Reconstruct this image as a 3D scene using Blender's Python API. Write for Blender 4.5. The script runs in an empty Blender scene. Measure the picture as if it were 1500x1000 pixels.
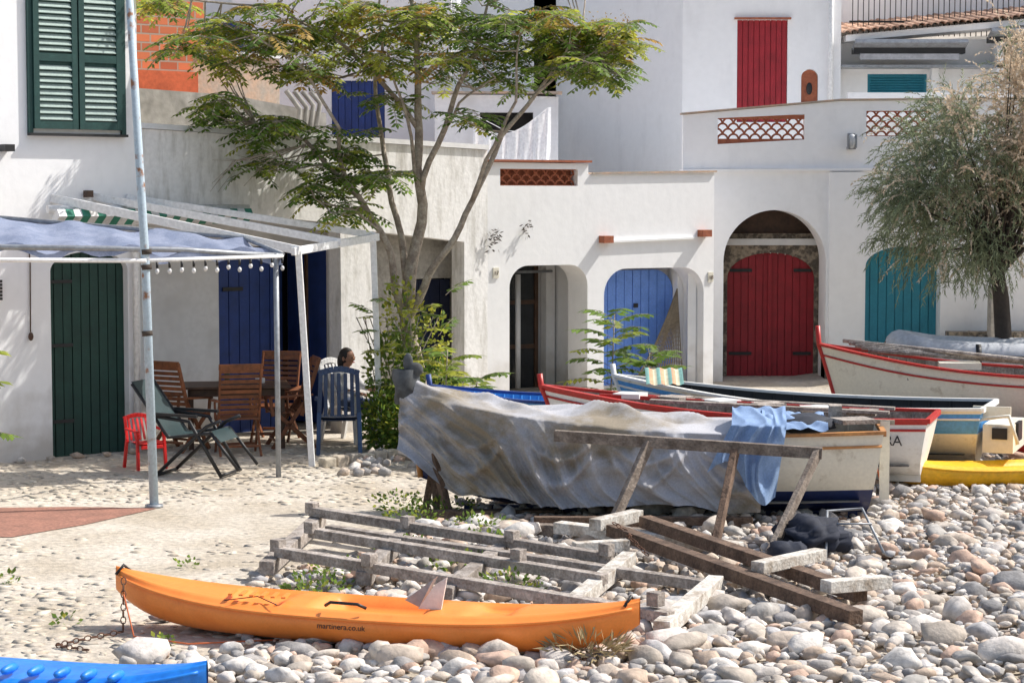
import bpy, bmesh, math, random
import numpy as np
from mathutils import Vector, Matrix, noise
from mathutils.geometry import tessellate_polygon
R = random.Random(7)
scn = bpy.context.scene
def rad(a): return math.radians(a)
def sm(t):
    t = max(0., min(1., t)); return t*t*(3-2*t)
def g(x, y):
    z = .27*sm((y-25)/3)*sm((x+2)/2) + .25*sm(x-4.5)*sm((y-28)/2)
    return z

# ---------------------------------------------------------------- materials
def M(name, col, rough=.8, col2=None, scale=3., lo=.4, hi=.65, bump=.15, bscale=25., metal=0., island=0., stretch=(1, 1, 1), transl=0., fine=.12, splash=None):
    m = bpy.data.materials.new(name); m.use_nodes = True
    nt = m.node_tree; N = nt.nodes; Lk = nt.links
    b = N['Principled BSDF']; b.inputs['Roughness'].default_value = rough
    b.inputs['Metallic'].default_value = metal
    tc = N.new('ShaderNodeTexCoord'); mp = N.new('ShaderNodeMapping'); mp.inputs['Scale'].default_value = stretch
    Lk.new(tc.outputs['Object'], mp.inputs['Vector'])
    n1 = N.new('ShaderNodeTexNoise'); n1.inputs['Scale'].default_value = scale; n1.inputs['Detail'].default_value = 8
    n1.inputs['Roughness'].default_value = .65
    Lk.new(mp.outputs[0], n1.inputs['Vector'])
    mr = N.new('ShaderNodeMapRange'); mr.inputs[1].default_value = lo; mr.inputs[2].default_value = hi
    Lk.new(n1.outputs['Fac'], mr.inputs[0])
    mx = N.new('ShaderNodeMix'); mx.data_type = 'RGBA'
    if col2 is None: col2 = tuple(c*.72 for c in col)
    mx.inputs[6].default_value = (*col, 1); mx.inputs[7].default_value = (*col2, 1)
    Lk.new(mr.outputs[0], mx.inputs[0])
    src = mx.outputs[2]
    n2 = N.new('ShaderNodeTexNoise'); n2.inputs['Scale'].default_value = bscale; n2.inputs['Detail'].default_value = 6
    Lk.new(tc.outputs['Object'], n2.inputs['Vector'])
    if splash:   # weathering dirt rising from the foot of the wall
        sp = N.new('ShaderNodeSeparateXYZ'); Lk.new(tc.outputs['Object'], sp.inputs[0])
        nn = N.new('ShaderNodeTexNoise'); nn.inputs['Scale'].default_value = 3.5; nn.inputs['Detail'].default_value = 9; Lk.new(tc.outputs['Object'], nn.inputs['Vector'])
        ma = N.new('ShaderNodeMath'); ma.operation = 'MULTIPLY_ADD'; ma.inputs[1].default_value = -1.5; Lk.new(nn.outputs['Fac'], ma.inputs[0]); Lk.new(sp.outputs[2], ma.inputs[2])
        m4 = N.new('ShaderNodeMapRange'); m4.inputs[1].default_value = -.75; m4.inputs[2].default_value = .1; m4.inputs[3].default_value = .8; m4.inputs[4].default_value = 0
        Lk.new(ma.outputs[0], m4.inputs[0])
        mx2 = N.new('ShaderNodeMix'); mx2.data_type = 'RGBA'; mx2.inputs[7].default_value = (*splash, 1); Lk.new(src, mx2.inputs[6]); Lk.new(m4.outputs[0], mx2.inputs[0]); src = mx2.outputs[2]
    hv = N.new('ShaderNodeHueSaturation'); Lk.new(src, hv.inputs['Color'])
    mr2 = N.new('ShaderNodeMapRange'); mr2.inputs[1].default_value = .3; mr2.inputs[2].default_value = .7
    mr2.inputs[3].default_value = 1-fine; mr2.inputs[4].default_value = 1+fine
    Lk.new(n2.outputs['Fac'], mr2.inputs[0])
    out = mr2.outputs[0]
    if island:
        ge = N.new('ShaderNodeNewGeometry'); mr3 = N.new('ShaderNodeMapRange')
        mr3.inputs[3].default_value = 1-island; mr3.inputs[4].default_value = 1+island
        Lk.new(ge.outputs['Random Per Island'], mr3.inputs[0])
        mu = N.new('ShaderNodeMath'); mu.operation = 'MULTIPLY'; Lk.new(out, mu.inputs[0]); Lk.new(mr3.outputs[0], mu.inputs[1]); out = mu.outputs[0]
    Lk.new(out, hv.inputs['Value'])
    Lk.new(hv.outputs[0], b.inputs['Base Color'])
    if bump:
        bp = N.new('ShaderNodeBump'); bp.inputs['Strength'].default_value = bump; bp.inputs['Distance'].default_value = .01
        Lk.new(n2.outputs['Fac'], bp.inputs['Height']); Lk.new(bp.outputs[0], b.inputs['Normal'])
    if transl:
        tr = N.new('ShaderNodeBsdfTranslucent'); Lk.new(hv.outputs[0], tr.inputs['Color'])
        ms = N.new('ShaderNodeMixShader'); ms.inputs[0].default_value = transl
        Lk.new(b.outputs[0], ms.inputs[1]); Lk.new(tr.outputs[0], ms.inputs[2])
        Lk.new(ms.outputs[0], N['Material Output'].inputs['Surface'])
    return m

white = M('whitewash', (.92, .92, .93), .9, (.8, .8, .81), 1.8, .53, .85, .3, 9, fine=.02, stretch=(1.6, 1.6, .5), splash=(.52, .48, .43))
white2 = M('whitewash_stained', (.84, .83, .82), .9, (.45, .43, .39), 2.6, .48, .76, .5, 18, fine=.07, stretch=(2.6, 2.6, .5), splash=(.45, .41, .36))
plaster = M('rough_plaster', (.5, .47, .43), .95, (.3, .28, .25), 4, .4, .7, .9, 20, fine=.15)
shadewhite = M('whitewash_shade_aged', (.76, .76, .77), .9, (.55, .54, .53), 2, .5, .8, .3, 16, fine=.05, splash=(.45, .42, .38))  # darker whitewash copy: recess shade put into the colour, plus ageing and dirt
stonew = M('stone_masonry', (.36, .3, .23), .95, (.13, .11, .09), 7, .45, .55, 1., 20, fine=.3)
green = M('green_paint', (.012, .055, .042), .6, (.008, .035, .028), 5, .4, .7, .1, 40)  # green darkened so the colour carries the shade on the house door
green2 = M('shutter_green', (.012, .055, .05), .6, (.02, .08, .07), 9, .5, .75, .1, 40)
sage = M('shutter_slat_sage', (.33, .42, .39), .7, (.24, .32, .3), 9, .5, .75, .1, 40)
navy = M('navy_paint', (.015, .05, .24), .5, (.01, .035, .16), 5, .4, .7, .1, 40)
dnavy = M('dark_navy', (.008, .015, .05), .5)
blue = M('sky_blue_paint', (.16, .32, .82), .6, (.12, .26, .7), 5, .4, .7, .1, 40)
redp = M('dark_red_paint', (.36, .014, .026), .55, (.25, .01, .018), 5, .4, .7, .1, 40)
teal = M('teal_paint', (.025, .25, .35), .55, (.02, .2, .28), 5, .4, .7, .1, 40)
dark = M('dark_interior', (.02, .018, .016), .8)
brown = M('dark_brown_wood', (.09, .045, .025), .5, (.05, .025, .015), 8)
terra = M('terracotta', (.4, .13, .065), .85, (.27, .08, .045), 9, .4, .7, .3, 40)
grey_m = M('grey_metal', (.35, .37, .4), .45, (.25, .26, .28), 10, metal=.3)
iron = M('black_iron', (.02, .02, .022), .5)
whitem = M('white_metal_paint', (.85, .85, .85), .5, (.6, .58, .54), 9, .6, .8)
rust = M('rusty_pole_paint', (.42, .52, .6), .6, (.25, .11, .05), 5, .56, .64, .2, 40)
wood_g = M('weathered_wood', (.46, .41, .37), .9, (.2, .165, .14), 9, .35, .65, 1, 45, fine=.3, island=.2)
wood_d = M('trestle_wood', (.3, .25, .21), .9, (.13, .1, .08), 9, .35, .65, 1, 45, fine=.3, island=.15)
wood_b = M('brown_timber', (.2, .13, .09), .9, (.08, .05, .035), 9, .35, .65, 1, 45, fine=.3, island=.2)
wood_w = M('whitened_wood', (.68, .65, .6), .9, (.36, .3, .24), 8, .4, .65, .8, 45, fine=.25, island=.12)
teak = M('teak_slats', (.26, .09, .035), .5, (.15, .055, .025), 10, island=.15)
bluepl = M('navy_plastic', (.025, .06, .15), .4)
whitepl = M('white_plastic', (.78, .78, .78), .4)
redpl = M('red_plastic', (.7, .02, .02), .35)
dgreen = M('dark_chair_fabric', (.02, .045, .05), .5)
bcloth = M('pale_blue_cloth', (.3, .43, .66), .95, (.2, .3, .5), 3, .4, .7, .15, 60, transl=.15)
awn = M('awning_mesh', (.36, .41, .56), .9, (.24, .29, .43), 3, .4, .6, .2, 60, transl=.3)
cream = M('boat_cream_paint', (.78, .74, .63), .45, (.45, .38, .28), 5, .58, .75, .15, 30, fine=.05)
boatw = M('boat_white_paint', (.82, .82, .8), .4, (.5, .47, .42), 5, .58, .8, .1, 30, fine=.04)
boatn = M('boat_navy_paint', (.012, .025, .11), .4, (.03, .04, .1), 6, .5, .8, .1, 30)
boatb = M('boat_blue_paint', (.08, .32, .7), .4, (.05, .22, .52), 6, .5, .8, .1, 30)
boatr = M('boat_red_paint', (.5, .025, .02), .4, (.33, .03, .02), 6, .5, .8, .1, 30)
orangetrim = M('ochre_gunwale', (.6, .28, .09), .5, (.38, .17, .06), 7)
inside = M('boat_inside', (.42, .38, .3), .8, (.25, .2, .15), 6)
orange = M('orange_polyethylene', (.95, .29, .055), .42, (.84, .22, .035), 3, .5, .8, .05, 60, fine=.04)
yellowk = M('yellow_polyethylene', (.9, .5, .015), .4, (.75, .4, .02), 4)
bluek = M('blue_polyethylene', (.02, .24, .8), .4, (.012, .18, .68), 4)
rubber = M('grey_rubber', (.55, .57, .6), .5, (.42, .44, .47), 5)
black = M('black_plastic', (.015, .015, .018), .5)
leaf = M('leaf_green', (.12, .21, .04), .5, (.18, .27, .045), 1.2, .4, .6, 0, island=.45, transl=.5)
leafy = M('leaf_yellow_green', (.48, .47, .07), .5, (.28, .36, .055), 1.5, .4, .6, 0, island=.4, transl=.5)
leafo = M('leaf_ochre', (.5, .34, .08), .6, (.42, .24, .06), 2, .4, .6, 0, island=.4, transl=.45)
tamg = M('tamarisk_green', (.33, .37, .23), .8, (.2, .25, .15), 1.6, .4, .6, 0, island=.45, transl=.45)
tamb = M('tamarisk_lit_bloom', (.82, .7, .56), .9, (.62, .52, .4), 2, .4, .6, 0, island=.25, transl=.45)  # beige of the blossom and of the sunlit crown side in one colour
bark = M('bark', (.45, .39, .32), .95, (.27, .22, .18), 8, .4, .6, .8, 40, fine=.2)
barkd = M('dark_bark', (.07, .055, .045), .95)
skin = M('skin', (.5, .25, .16), .6)
hairm = M('dark_hair', (.02, .012, .01), .5)
shirt = M('shirt_cloth', (.6, .6, .62), .9)
jeans = M('trouser_cloth', (.05, .07, .12), .9)
ropem = M('rope', (.3, .24, .17), .95)
chain_m = M('rusty_chain', (.16, .08, .05), .7, metal=.4)
glass = M('window_glass', (.03, .035, .04), .08)

def stonemat(name, cols, bri):
    m = bpy.data.materials.new(name); m.use_nodes = True
    nt = m.node_tree; N = nt.nodes; Lk = nt.links; b = N['Principled BSDF']; b.inputs['Roughness'].default_value = .85
    ge = N.new('ShaderNodeNewGeometry'); cr = N.new('ShaderNodeValToRGB'); cr.color_ramp.interpolation = 'CONSTANT'
    el = cr.color_ramp.elements
    while len(el) < len(cols): el.new(.5)
    for i, c in enumerate(cols):
        el[i].position = i/len(cols); el[i].color = (c[0]*bri*1.04, c[1]*bri, c[2]*bri*.95, 1)
    Lk.new(ge.outputs['Random Per Island'], cr.inputs[0])
    tc = N.new('ShaderNodeTexCoord'); n = N.new('ShaderNodeTexNoise'); n.inputs['Scale'].default_value = 14; n.inputs['Detail'].default_value = 8
    Lk.new(tc.outputs['Object'], n.inputs['Vector'])
    mr = N.new('ShaderNodeMapRange'); mr.inputs[1].default_value = .3; mr.inputs[2].default_value = .7; mr.inputs[3].default_value = .65; mr.inputs[4].default_value = 1.25
    Lk.new(n.outputs['Fac'], mr.inputs[0])
    hv = N.new('ShaderNodeHueSaturation'); Lk.new(cr.outputs[0], hv.inputs['Color']); Lk.new(mr.outputs[0], hv.inputs['Value'])
    Lk.new(hv.outputs[0], b.inputs['Base Color'])
    bp = N.new('ShaderNodeBump'); bp.inputs['Strength'].default_value = .5; bp.inputs['Distance'].default_value = .012
    n2 = N.new('ShaderNodeTexNoise'); n2.inputs['Scale'].default_value = 40; n2.inputs['Detail'].default_value = 6
    Lk.new(tc.outputs['Object'], n2.inputs['Vector']); Lk.new(n2.outputs['Fac'], bp.inputs['Height']); Lk.new(bp.outputs[0], b.inputs['Normal'])
    return m
scols = [(.5, .47, .45), (.42, .38, .34), (.58, .55, .53), (.47, .38, .31), (.33, .32, .32), (.52, .45, .39), (.62, .6, .58), (.4, .39, .38), (.52, .38, .31), (.25, .25, .26), (.55, .5, .45), (.44, .44, .46), (.66, .64, .62)]
pebm = stonemat('beach_stone', scols, 1.04)
cobm = stonemat('cobble_stone', [(.52, .47, .4), (.46, .42, .35), (.56, .52, .45), (.42, .38, .33), (.52, .46, .38), (.38, .35, .31)], 1.08)

def groundmat():
    m = bpy.data.materials.new('sandy_ground'); m.use_nodes = True
    nt = m.node_tree; N = nt.nodes; Lk = nt.links; b = N['Principled BSDF']; b.inputs['Roughness'].default_value = .95
    tc = N.new('ShaderNodeTexCoord')
    no = N.new('ShaderNodeTexNoise'); no.inputs['Scale'].default_value = 1.1; no.inputs['Detail'].default_value = 10; Lk.new(tc.outputs['Object'], no.inputs['Vector'])
    cr = N.new('ShaderNodeValToRGB'); cr.color_ramp.elements[0].position = .35; cr.color_ramp.elements[1].position = .65
    cr.color_ramp.elements[0].color = (.45, .385, .3, 1); cr.color_ramp.elements[1].color = (.62, .56, .48, 1)
    Lk.new(no.outputs['Fac'], cr.inputs[0])
    n3 = N.new('ShaderNodeTexNoise'); n3.inputs['Scale'].default_value = 14; n3.inputs['Detail'].default_value = 8; Lk.new(tc.outputs['Object'], n3.inputs['Vector'])
    mr = N.new('ShaderNodeMapRange'); mr.inputs[1].default_value = .3; mr.inputs[2].default_value = .7; mr.inputs[3].default_value = .74; mr.inputs[4].default_value = 1.14
    Lk.new(n3.outputs['Fac'], mr.inputs[0])
    hv = N.new('ShaderNodeHueSaturation'); Lk.new(cr.outputs[0], hv.inputs['Color']); Lk.new(mr.outputs[0], hv.inputs['Value'])
    Lk.new(hv.outputs[0], b.inputs['Base Color'])
    bp = N.new('ShaderNodeBump'); bp.inputs['Strength'].default_value = .8; bp.inputs['Distance'].default_value = .03
    Lk.new(n3.outputs['Fac'], bp.inputs['Height']); Lk.new(bp.outputs[0], b.inputs['Normal'])
    return m
groundm = groundmat()
def brickmat():
    m = bpy.data.materials.new('red_brick'); m.use_nodes = True
    nt = m.node_tree; N = nt.nodes; Lk = nt.links; b = N['Principled BSDF']; b.inputs['Roughness'].default_value = .9
    tc = N.new('ShaderNodeTexCoord'); sp = N.new('ShaderNodeSeparateXYZ'); cb = N.new('ShaderNodeCombineXYZ')
    Lk.new(tc.outputs['Object'], sp.inputs[0]); Lk.new(sp.outputs[0], cb.inputs[0]); Lk.new(sp.outputs[2], cb.inputs[1])
    br = N.new('ShaderNodeTexBrick'); br.inputs['Scale'].default_value = 1; br.inputs['Brick Width'].default_value = .28; br.inputs['Row Height'].default_value = .12
    br.inputs['Mortar Size'].default_value = .012
    br.inputs['Color1'].default_value = (.62, .18, .075, 1); br.inputs['Color2'].default_value = (.4, .11, .05, 1); br.inputs['Mortar'].default_value = (.36, .28, .22, 1)
    Lk.new(cb.outputs[0], br.inputs['Vector']); Lk.new(br.outputs[0], b.inputs['Base Color'])
    bp = N.new('ShaderNodeBump'); bp.invert = True; bp.inputs['Distance'].default_value = .01; Lk.new(br.outputs['Fac'], bp.inputs['Height']); Lk.new(bp.outputs[0], b.inputs['Normal'])
    return m
brickm = brickmat()
redpave = M('red_paving', (.36, .17, .12), .9, (.25, .125, .09), 4, .4, .65, .6, 30, fine=.25)
blockg = M('grey_block', (.38, .36, .33), .95, (.2, .19, .17), 5, .4, .65, .5, 20, fine=.2)
peach = M('peach_render', (.55, .38, .27), .95, (.42, .36, .3), 3, .4, .6, .4, 20)
orangew = M('orange_render', (.6, .13, .05), .9)
stripe_g = M('stripe_green', (.05, .25, .17), .8)

# ---------------------------------------------------------------- mesh builder
def group(name):
    e = bpy.data.objects.new(name, None); e.empty_display_size = .2
    scn.collection.objects.link(e); return e

class MB:
    def __init__(s): s.v = []; s.f = []; s.m = []; s.s = []
    def add(s, vs, fs, mi=0, smooth=False):
        o = len(s.v); s.v += [tuple(v) for v in vs]
        for f in fs: s.f.append(tuple(i+o for i in f)); s.m.append(mi); s.s.append(smooth)
    def box(s, c, sz, mi=0, rot=None, rz=0):
        h = [q/2 for q in sz]; Mx = Matrix.Rotation(rz, 3, 'Z') if rot is None else rot
        vs = [Vector(c)+Mx@Vector((sx*h[0], sy*h[1], sz_*h[2])) for sx in (-1, 1) for sy in (-1, 1) for sz_ in (-1, 1)]
        s.add(vs, [(0, 1, 3, 2), (4, 6, 7, 5), (0, 4, 5, 1), (2, 3, 7, 6), (0, 2, 6, 4), (1, 5, 7, 3)], mi)
    def bx(s, x0, x1, y0, y1, z0, z1, mi=0):
        s.box(((x0+x1)/2, (y0+y1)/2, (z0+z1)/2), (x1-x0, y1-y0, z1-z0), mi)
    def beam(s, p, q, w, h, mi=0, roll=0):
        p = Vector(p); q = Vector(q); d = (q-p); L = d.length; d.normalize()
        up = Vector((0, 0, 1)) if abs(d.z) < .95 else Vector((0, 1, 0))
        sd = d.cross(up).normalized(); u2 = sd.cross(d)
        rot = Matrix((d, sd, u2)).transposed()
        if roll: rot = rot @ Matrix.Rotation(roll, 3, 'X')
        s.box((p+q)/2, (L, w, h), mi, rot)
    def tube(s, pts, rs, mi=0, n=8, cap=True):
        pts = [Vector(p) for p in pts]
        if not hasattr(rs, '__len__'): rs = [rs]*len(pts)
        vs = []; prev = None
        for i, p in enumerate(pts):
            d = (pts[min(i+1, len(pts)-1)]-pts[max(i-1, 0)]).normalized()
            if prev is None: a = d.orthogonal().normalized()
            else: a = (prev-d*prev.dot(d)).normalized()
            prev = a; b = d.cross(a)
            vs += [p+(a*math.cos(t)+b*math.sin(t))*rs[i] for t in [2*math.pi*k/n for k in range(n)]]
        fs = [(i*n+k, i*n+(k+1) % n, (i+1)*n+(k+1) % n, (i+1)*n+k) for i in range(len(pts)-1) for k in range(n)]
        s.add(vs, fs, mi, True)
        if cap:
            o = len(s.v)-len(vs)
            s.f.append(tuple(o+k for k in reversed(range(n)))); s.m.append(mi); s.s.append(False)
            s.f.append(tuple(o+(len(pts)-1)*n+k for k in range(n))); s.m.append(mi); s.s.append(False)
    def slab(s, outline, y0, y1, mi=0, holes=()):
        loops = [outline]+list(holes)
        V3 = [[Vector((x, z, 0)) for x, z in l] for l in loops]
        tris = tessellate_polygon(V3)
        flat = [p for l in loops for p in l]; n = len(flat)
        vs = [(x, y0, z) for x, z in flat]+[(x, y1, z) for x, z in flat]
        fs = []
        for t in tris:
            a, b, c = [flat[i] for i in t]
            cr = (b[0]-a[0])*(c[1]-a[1])-(b[1]-a[1])*(c[0]-a[0])
            t = tuple(t) if cr > 0 else tuple(reversed(t))
            fs.append(t); fs.append(tuple(i+n for i in reversed(t)))
        o = 0
        for l in loops:
            k = len(l)
            for i in range(k):
                j = (i+1) % k
                fs.append((o+i, o+j, o+j+n, o+i+n))
            o += k
        s.add(vs, fs, mi)
    def grid(s, P, mi=0, smooth=True, closeu=False):
        nu = len(P); nv = len(P[0])
        vs = [p for r in P for p in r]
        fs = [(i*nv+j, i*nv+j+1, ((i+1) % nu)*nv+j+1, ((i+1) % nu)*nv+j) for i in range(nu if closeu else nu-1) for j in range(nv-1)]
        s.add(vs, fs, mi, smooth)
    def ell(s, c, r, mi=0, nu=16, nv=10, fn=None):
        P = []
        for i in range(nu+1):
            a = 2*math.pi*i/nu; row = []
            for j in range(nv+1):
                b = -math.pi/2+math.pi*j/nv
                v = Vector((math.cos(a)*math.cos(b), math.sin(a)*math.cos(b), math.sin(b)))
                if fn: v = fn(v)
                row.append((c[0]+r[0]*v.x, c[1]+r[1]*v.y, c[2]+r[2]*v.z))
            P.append(row)
        s.grid(P, mi)
    def build(s, name, mats, parent=None, loc=(0, 0, 0), rz=0, bevel=0, rot=None):
        me = bpy.data.meshes.new(name); me.from_pydata(s.v, [], s.f)
        for m in mats: me.materials.append(m)
        me.polygons.foreach_set('material_index', s.m); me.polygons.foreach_set('use_smooth', s.s)
        me.update()
        ob = bpy.data.objects.new(name, me); scn.collection.objects.link(ob)
        ob.location = loc; ob.rotation_euler = rot if rot else (0, 0, rz)
        if parent: ob.parent = parent
        if bevel:
            md = ob.modifiers.new('bevel', 'BEVEL'); md.width = bevel; md.segments = 2; md.limit_method = 'ANGLE'
        return ob

def opening(x0, x1, zb, zt, rz, rx=None, n=10):
    rx = min(rx or rz, (x1-x0)/2)
    pts = [(x0, zb)]
    for i in range(n+1):
        a = math.pi-math.pi/2*i/n; pts.append((x0+rx+rx*math.cos(a), zt-rz+rz*math.sin(a)))
    for i in range(n+1):
        a = math.pi/2-math.pi/2*i/n; pts.append((x1-rx+rx*math.cos(a), zt-rz+rz*math.sin(a)))
    pts.append((x1, zb))
    out = [pts[0]]
    for p in pts[1:]:
        if abs(p[0]-out[-1][0])+abs(p[1]-out[-1][1]) > 1e-4: out.append(p)
    return out
def notched(x0, x1, zb, tops, opens):
    pts = [(x0, zb)]
    for o in opens: pts += o
    pts += [(x1, zb)]+tops
    return pts
def rect(x0, x1, z0, z1): return [(x0, z0), (x1, z0), (x1, z1), (x0, z1)]
def plank_door(mb, x0, x1, z0, zt, r, y, mi, n=8, rx=None, groove=.012):
    w = (x1-x0)/n
    rx = min(rx or r, (x1-x0)/2)
    def top(x):
        if x < x0+rx: t = (x0+rx-x)/rx
        elif x > x1-rx: t = (x-(x1-rx))/rx
        else: return zt
        return zt-r+r*math.sqrt(max(0, 1-t*t))
    for i in range(n):
        a = x0+i*w+groove/2; b = x0+(i+1)*w-groove/2; yj = y+R.uniform(-.002, .004)
        pts = [(a, z0), (b, z0)]+[(a+(b-a)*k/4, top(a+(b-a)*k/4)) for k in range(4, -1, -1)]
        mb.slab(pts, yj, y+.04, mi)
    mb.slab([(x0, z0)]+[(x1, z0)]+[(x0+(x1-x0)*k/20, top(x0+(x1-x0)*k/20)-.01) for k in range(20, -1, -1)], y+.025, y+.06, mi)

# ---------------------------------------------------------------- world / sun / camera
S = Vector((.972, .235, 0)).normalized(); EL = rad(49)
S = Vector((S.x*math.cos(EL), S.y*math.cos(EL), math.sin(EL)))
sun = bpy.data.lights.new('sun', 'SUN'); sun.energy = 5; sun.angle = rad(.5); sun.color = (1, .96, .89)
so = bpy.data.objects.new('sun', sun); scn.collection.objects.link(so); so.rotation_euler = S.to_track_quat('Z', 'Y').to_euler(); so.location = (20, 8, 25)
w = bpy.data.worlds.new('World'); scn.world = w; w.use_nodes = True
sk = w.node_tree.nodes.new('ShaderNodeTexSky'); sk.sky_type = 'NISHITA'; sk.sun_disc = False; sk.sun_elevation = EL; sk.sun_rotation = math.atan2(S.x, S.y)
sk.dust_density = 3.0; sk.air_density = 1.25
w.node_tree.links.new(sk.outputs[0], w.node_tree.nodes['Background'].inputs[0]); w.node_tree.nodes['Background'].inputs[1].default_value = .15
cam = bpy.data.cameras.new('camera'); cam.lens = 72; cam.sensor_width = 36; cam.clip_end = 2000
co = bpy.data.objects.new('camera', cam); scn.collection.objects.link(co); co.location = (0, 0, 3.05); co.rotation_euler = (rad(86), 0, 0); scn.camera = co
scn.view_settings.view_transform = 'Standard'; scn.view_settings.look = 'None'; scn.view_settings.exposure = 0

# ---------------------------------------------------------------- ground
xs = [-400, -150, -60, -25]+[-12+.4*i for i in range(66)]+[25, 60, 150, 400]
ys = [-200, -50, 0, 6]+[9+.4*i for i in range(65)]+[50, 90, 200, 400]
mb = MB(); mb.grid([[(x, y, g(x, y)) for y in ys] for x in xs], 0, True)
mb.f = [tuple(reversed(f)) for f in mb.f]
mb.build('ground', [groundm])
mb = MB()
ed = [(-11, 18.3)]+[(-9+.3*i, 18.3+.03*math.sin(i*2.1)) for i in range(16)]+[(-4.3, 18.6), (-4.0, 19.0), (-3.75, 19.5), (-3.5, 20.0)]+[(-4+-.4*i, 20.08+.03*math.sin(i*1.7)) for i in range(12)]+[(-11, 20.3)]
mb.add([(x, y, .006) for x, y in ed], [tuple(range(len(ed)))]); mb.build('red_pavement', [redpave])

# ---------------------------------------------------------------- left tall house
AF = math.atan2(.6289, .7775); OF = (-5.87, 23.5, 0)
def FW(s, y, z): return (OF[0]+.7775*s-.6289*y, OF[1]+.6289*s+.7775*y, z)
H = group('white_house')
mb = MB()
mb.slab(notched(-5, 1.79, -.3, [(1.79, 7.5), (-5, 7.5)], [opening(.62, 1.63, -.3, 2.42, .22, .5)]), 0, .3, 0)
mb.bx(-5, 1.788, .301, 7, -.3, 7.5, 0)
mb.build('walls', [white], H, OF, AF)
mb = MB(); plank_door(mb, .6, 1.65, -.02, 2.43, .22, .12, 0, 9, .5)
for z in (.4, 1.3, 2.05): mb.bx(.66, .95, .1, .116, z, z+.04, 1)
mb.build('green_door', [green, iron], H, OF, AF)
mb = MB()
for x0, x1 in ((.42, .975), (.995, 1.55)):
    z0, z1 = 3.85, 5.5
    for a, b in ((x0, x0+.07), (x1-.07, x1)): mb.bx(a, b, -.075, -.03, z0, z1, 0)
    for z in (z0, 4.63, z1-.09): mb.bx(x0+.071, x1-.071, -.073, -.032, z, z+.09, 0)
    z = z0+.11
    while z < z1-.1:
        if not (4.58 < z < 4.74):
            mb.box(((x0+x1)/2, -.052, z+.02), (x1-x0-.145, .062, .012), 1, Matrix.Rotation(rad(55), 3, 'X'))
        z += .072
    mb.bx(x0+.07, x1-.07, -.034, -.03, z0+.05, z1-.05, 0)
mb.bx(.36, .415, -.05, -.003, 3.8, 5.6, 0); mb.bx(1.555, 1.61, -.05, -.003, 3.8, 5.6, 0); mb.bx(.36, 1.61, -.1, -.003, 3.77, 3.8, 2)
mb.build('shutters', [green2, sage, iron], H, OF, AF)
mb = MB()
mb.tube([(1.70, -.07, 0), (1.70, -.07, 2.9), (1.66, -.06, 3.05)], .04, 0)
mb.tube([(.35, -.02, 1.5), (.36, -.02, 2.3), (.34, -.02, 2.6)], .008, 1)
mb.ell((.35, -.03, 1.45), (.03, .03, .05), 1)
for i in range(6): mb.box((-.02, -.03, 1.9+i*.04), (.03, .05, .03), 2)
mb.box((.05, -.1, 3.62), (.12, .2, .08), 2); mb.box((1.1, -.05, 3.1), (.09, .08, .08), 1)
mb.build('downpipe_and_fittings', [whitem, brown, iron], H, OF, AF)

# ---------------------------------------------------------------- terrace house (stained parapet)
T = group('terrace_house')
mb = MB()
mb.slab([(1.795, 2.98), (4.7, 2.72), (4.72, -.3), (5.18, -.3), (5.2, 2.62), (6.72, 2.46), (6.72, -.3), (7.12, -.3), (7.12, 3.70), (1.795, 3.88)], 0, .28, 0)
mb.slab([(1.795, 3.885), (1.795, 3.95), (7.12, 3.77), (7.12, 3.705)], -.04, .32, 1)
mb.bx(1.795, 7.1, .29, 5, 3.0, 3.12, 0)
mb.build('parapet_and_pillars', [white2, shadewhite], T, OF, AF)
mb = MB()
mb.slab(notched(1.795, 5.3, -.3, [(5.3, 2.99), (1.795, 2.99)], [opening(3.42, 5.12, -.3, 2.42, .001)]), .9, 1.15, 0)
mb.bx(5.31, 5.45, .3, 2.5, -.3, 2.99, 0)
mb.slab(notched(5.46, 7.1, -.3, [(7.1, 2.99), (5.46, 2.99)], [opening(6.2, 7.0, -.3, 1.95, .001)]), .6, .8, 1)
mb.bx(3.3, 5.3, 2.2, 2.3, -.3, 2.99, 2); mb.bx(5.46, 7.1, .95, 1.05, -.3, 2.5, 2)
mb.build('recess_walls', [shadewhite, plaster, dark], T, OF, AF)
mb = MB(); plank_door(mb, 3.44, 4.38, 0, 2.4, .001, .95, 0, 6); plank_door(mb, 6.25, 6.98, .1, 1.93, .001, .66, 1, 4)
mb.bx(3.5, 3.8, .925, .945, 1.85, 1.9, 3)
mb.box((5.05, 1.3, 1.2), (.05, .7, 2.35), 0, rz=.25)
mb.bx(4.83, 4.86, 1.0, 1.05, 0, 2.3, 4); mb.bx(4.6, 4.83, 1.6, 1.62, 0, 2.3, 0)
mb.box((4.98, .2, 1.25), (.16, .02, .9), 2)
mb.build('doors', [navy, dnavy, whitem, iron, brown], T, OF, AF)
mb = MB()
for i in range(26):
    mb.box((.6+i*.1, -.3, 2.83), (.098, .1, .18), i % 2, Matrix.Rotation(rad(55), 3, 'X'))
mb.tube([(.5, -.2, 2.92), (3.2, -.2, 2.92)], .05, 0)
mb.build('striped_awning', [whitepl, stripe_g], None, OF, AF)

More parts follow.
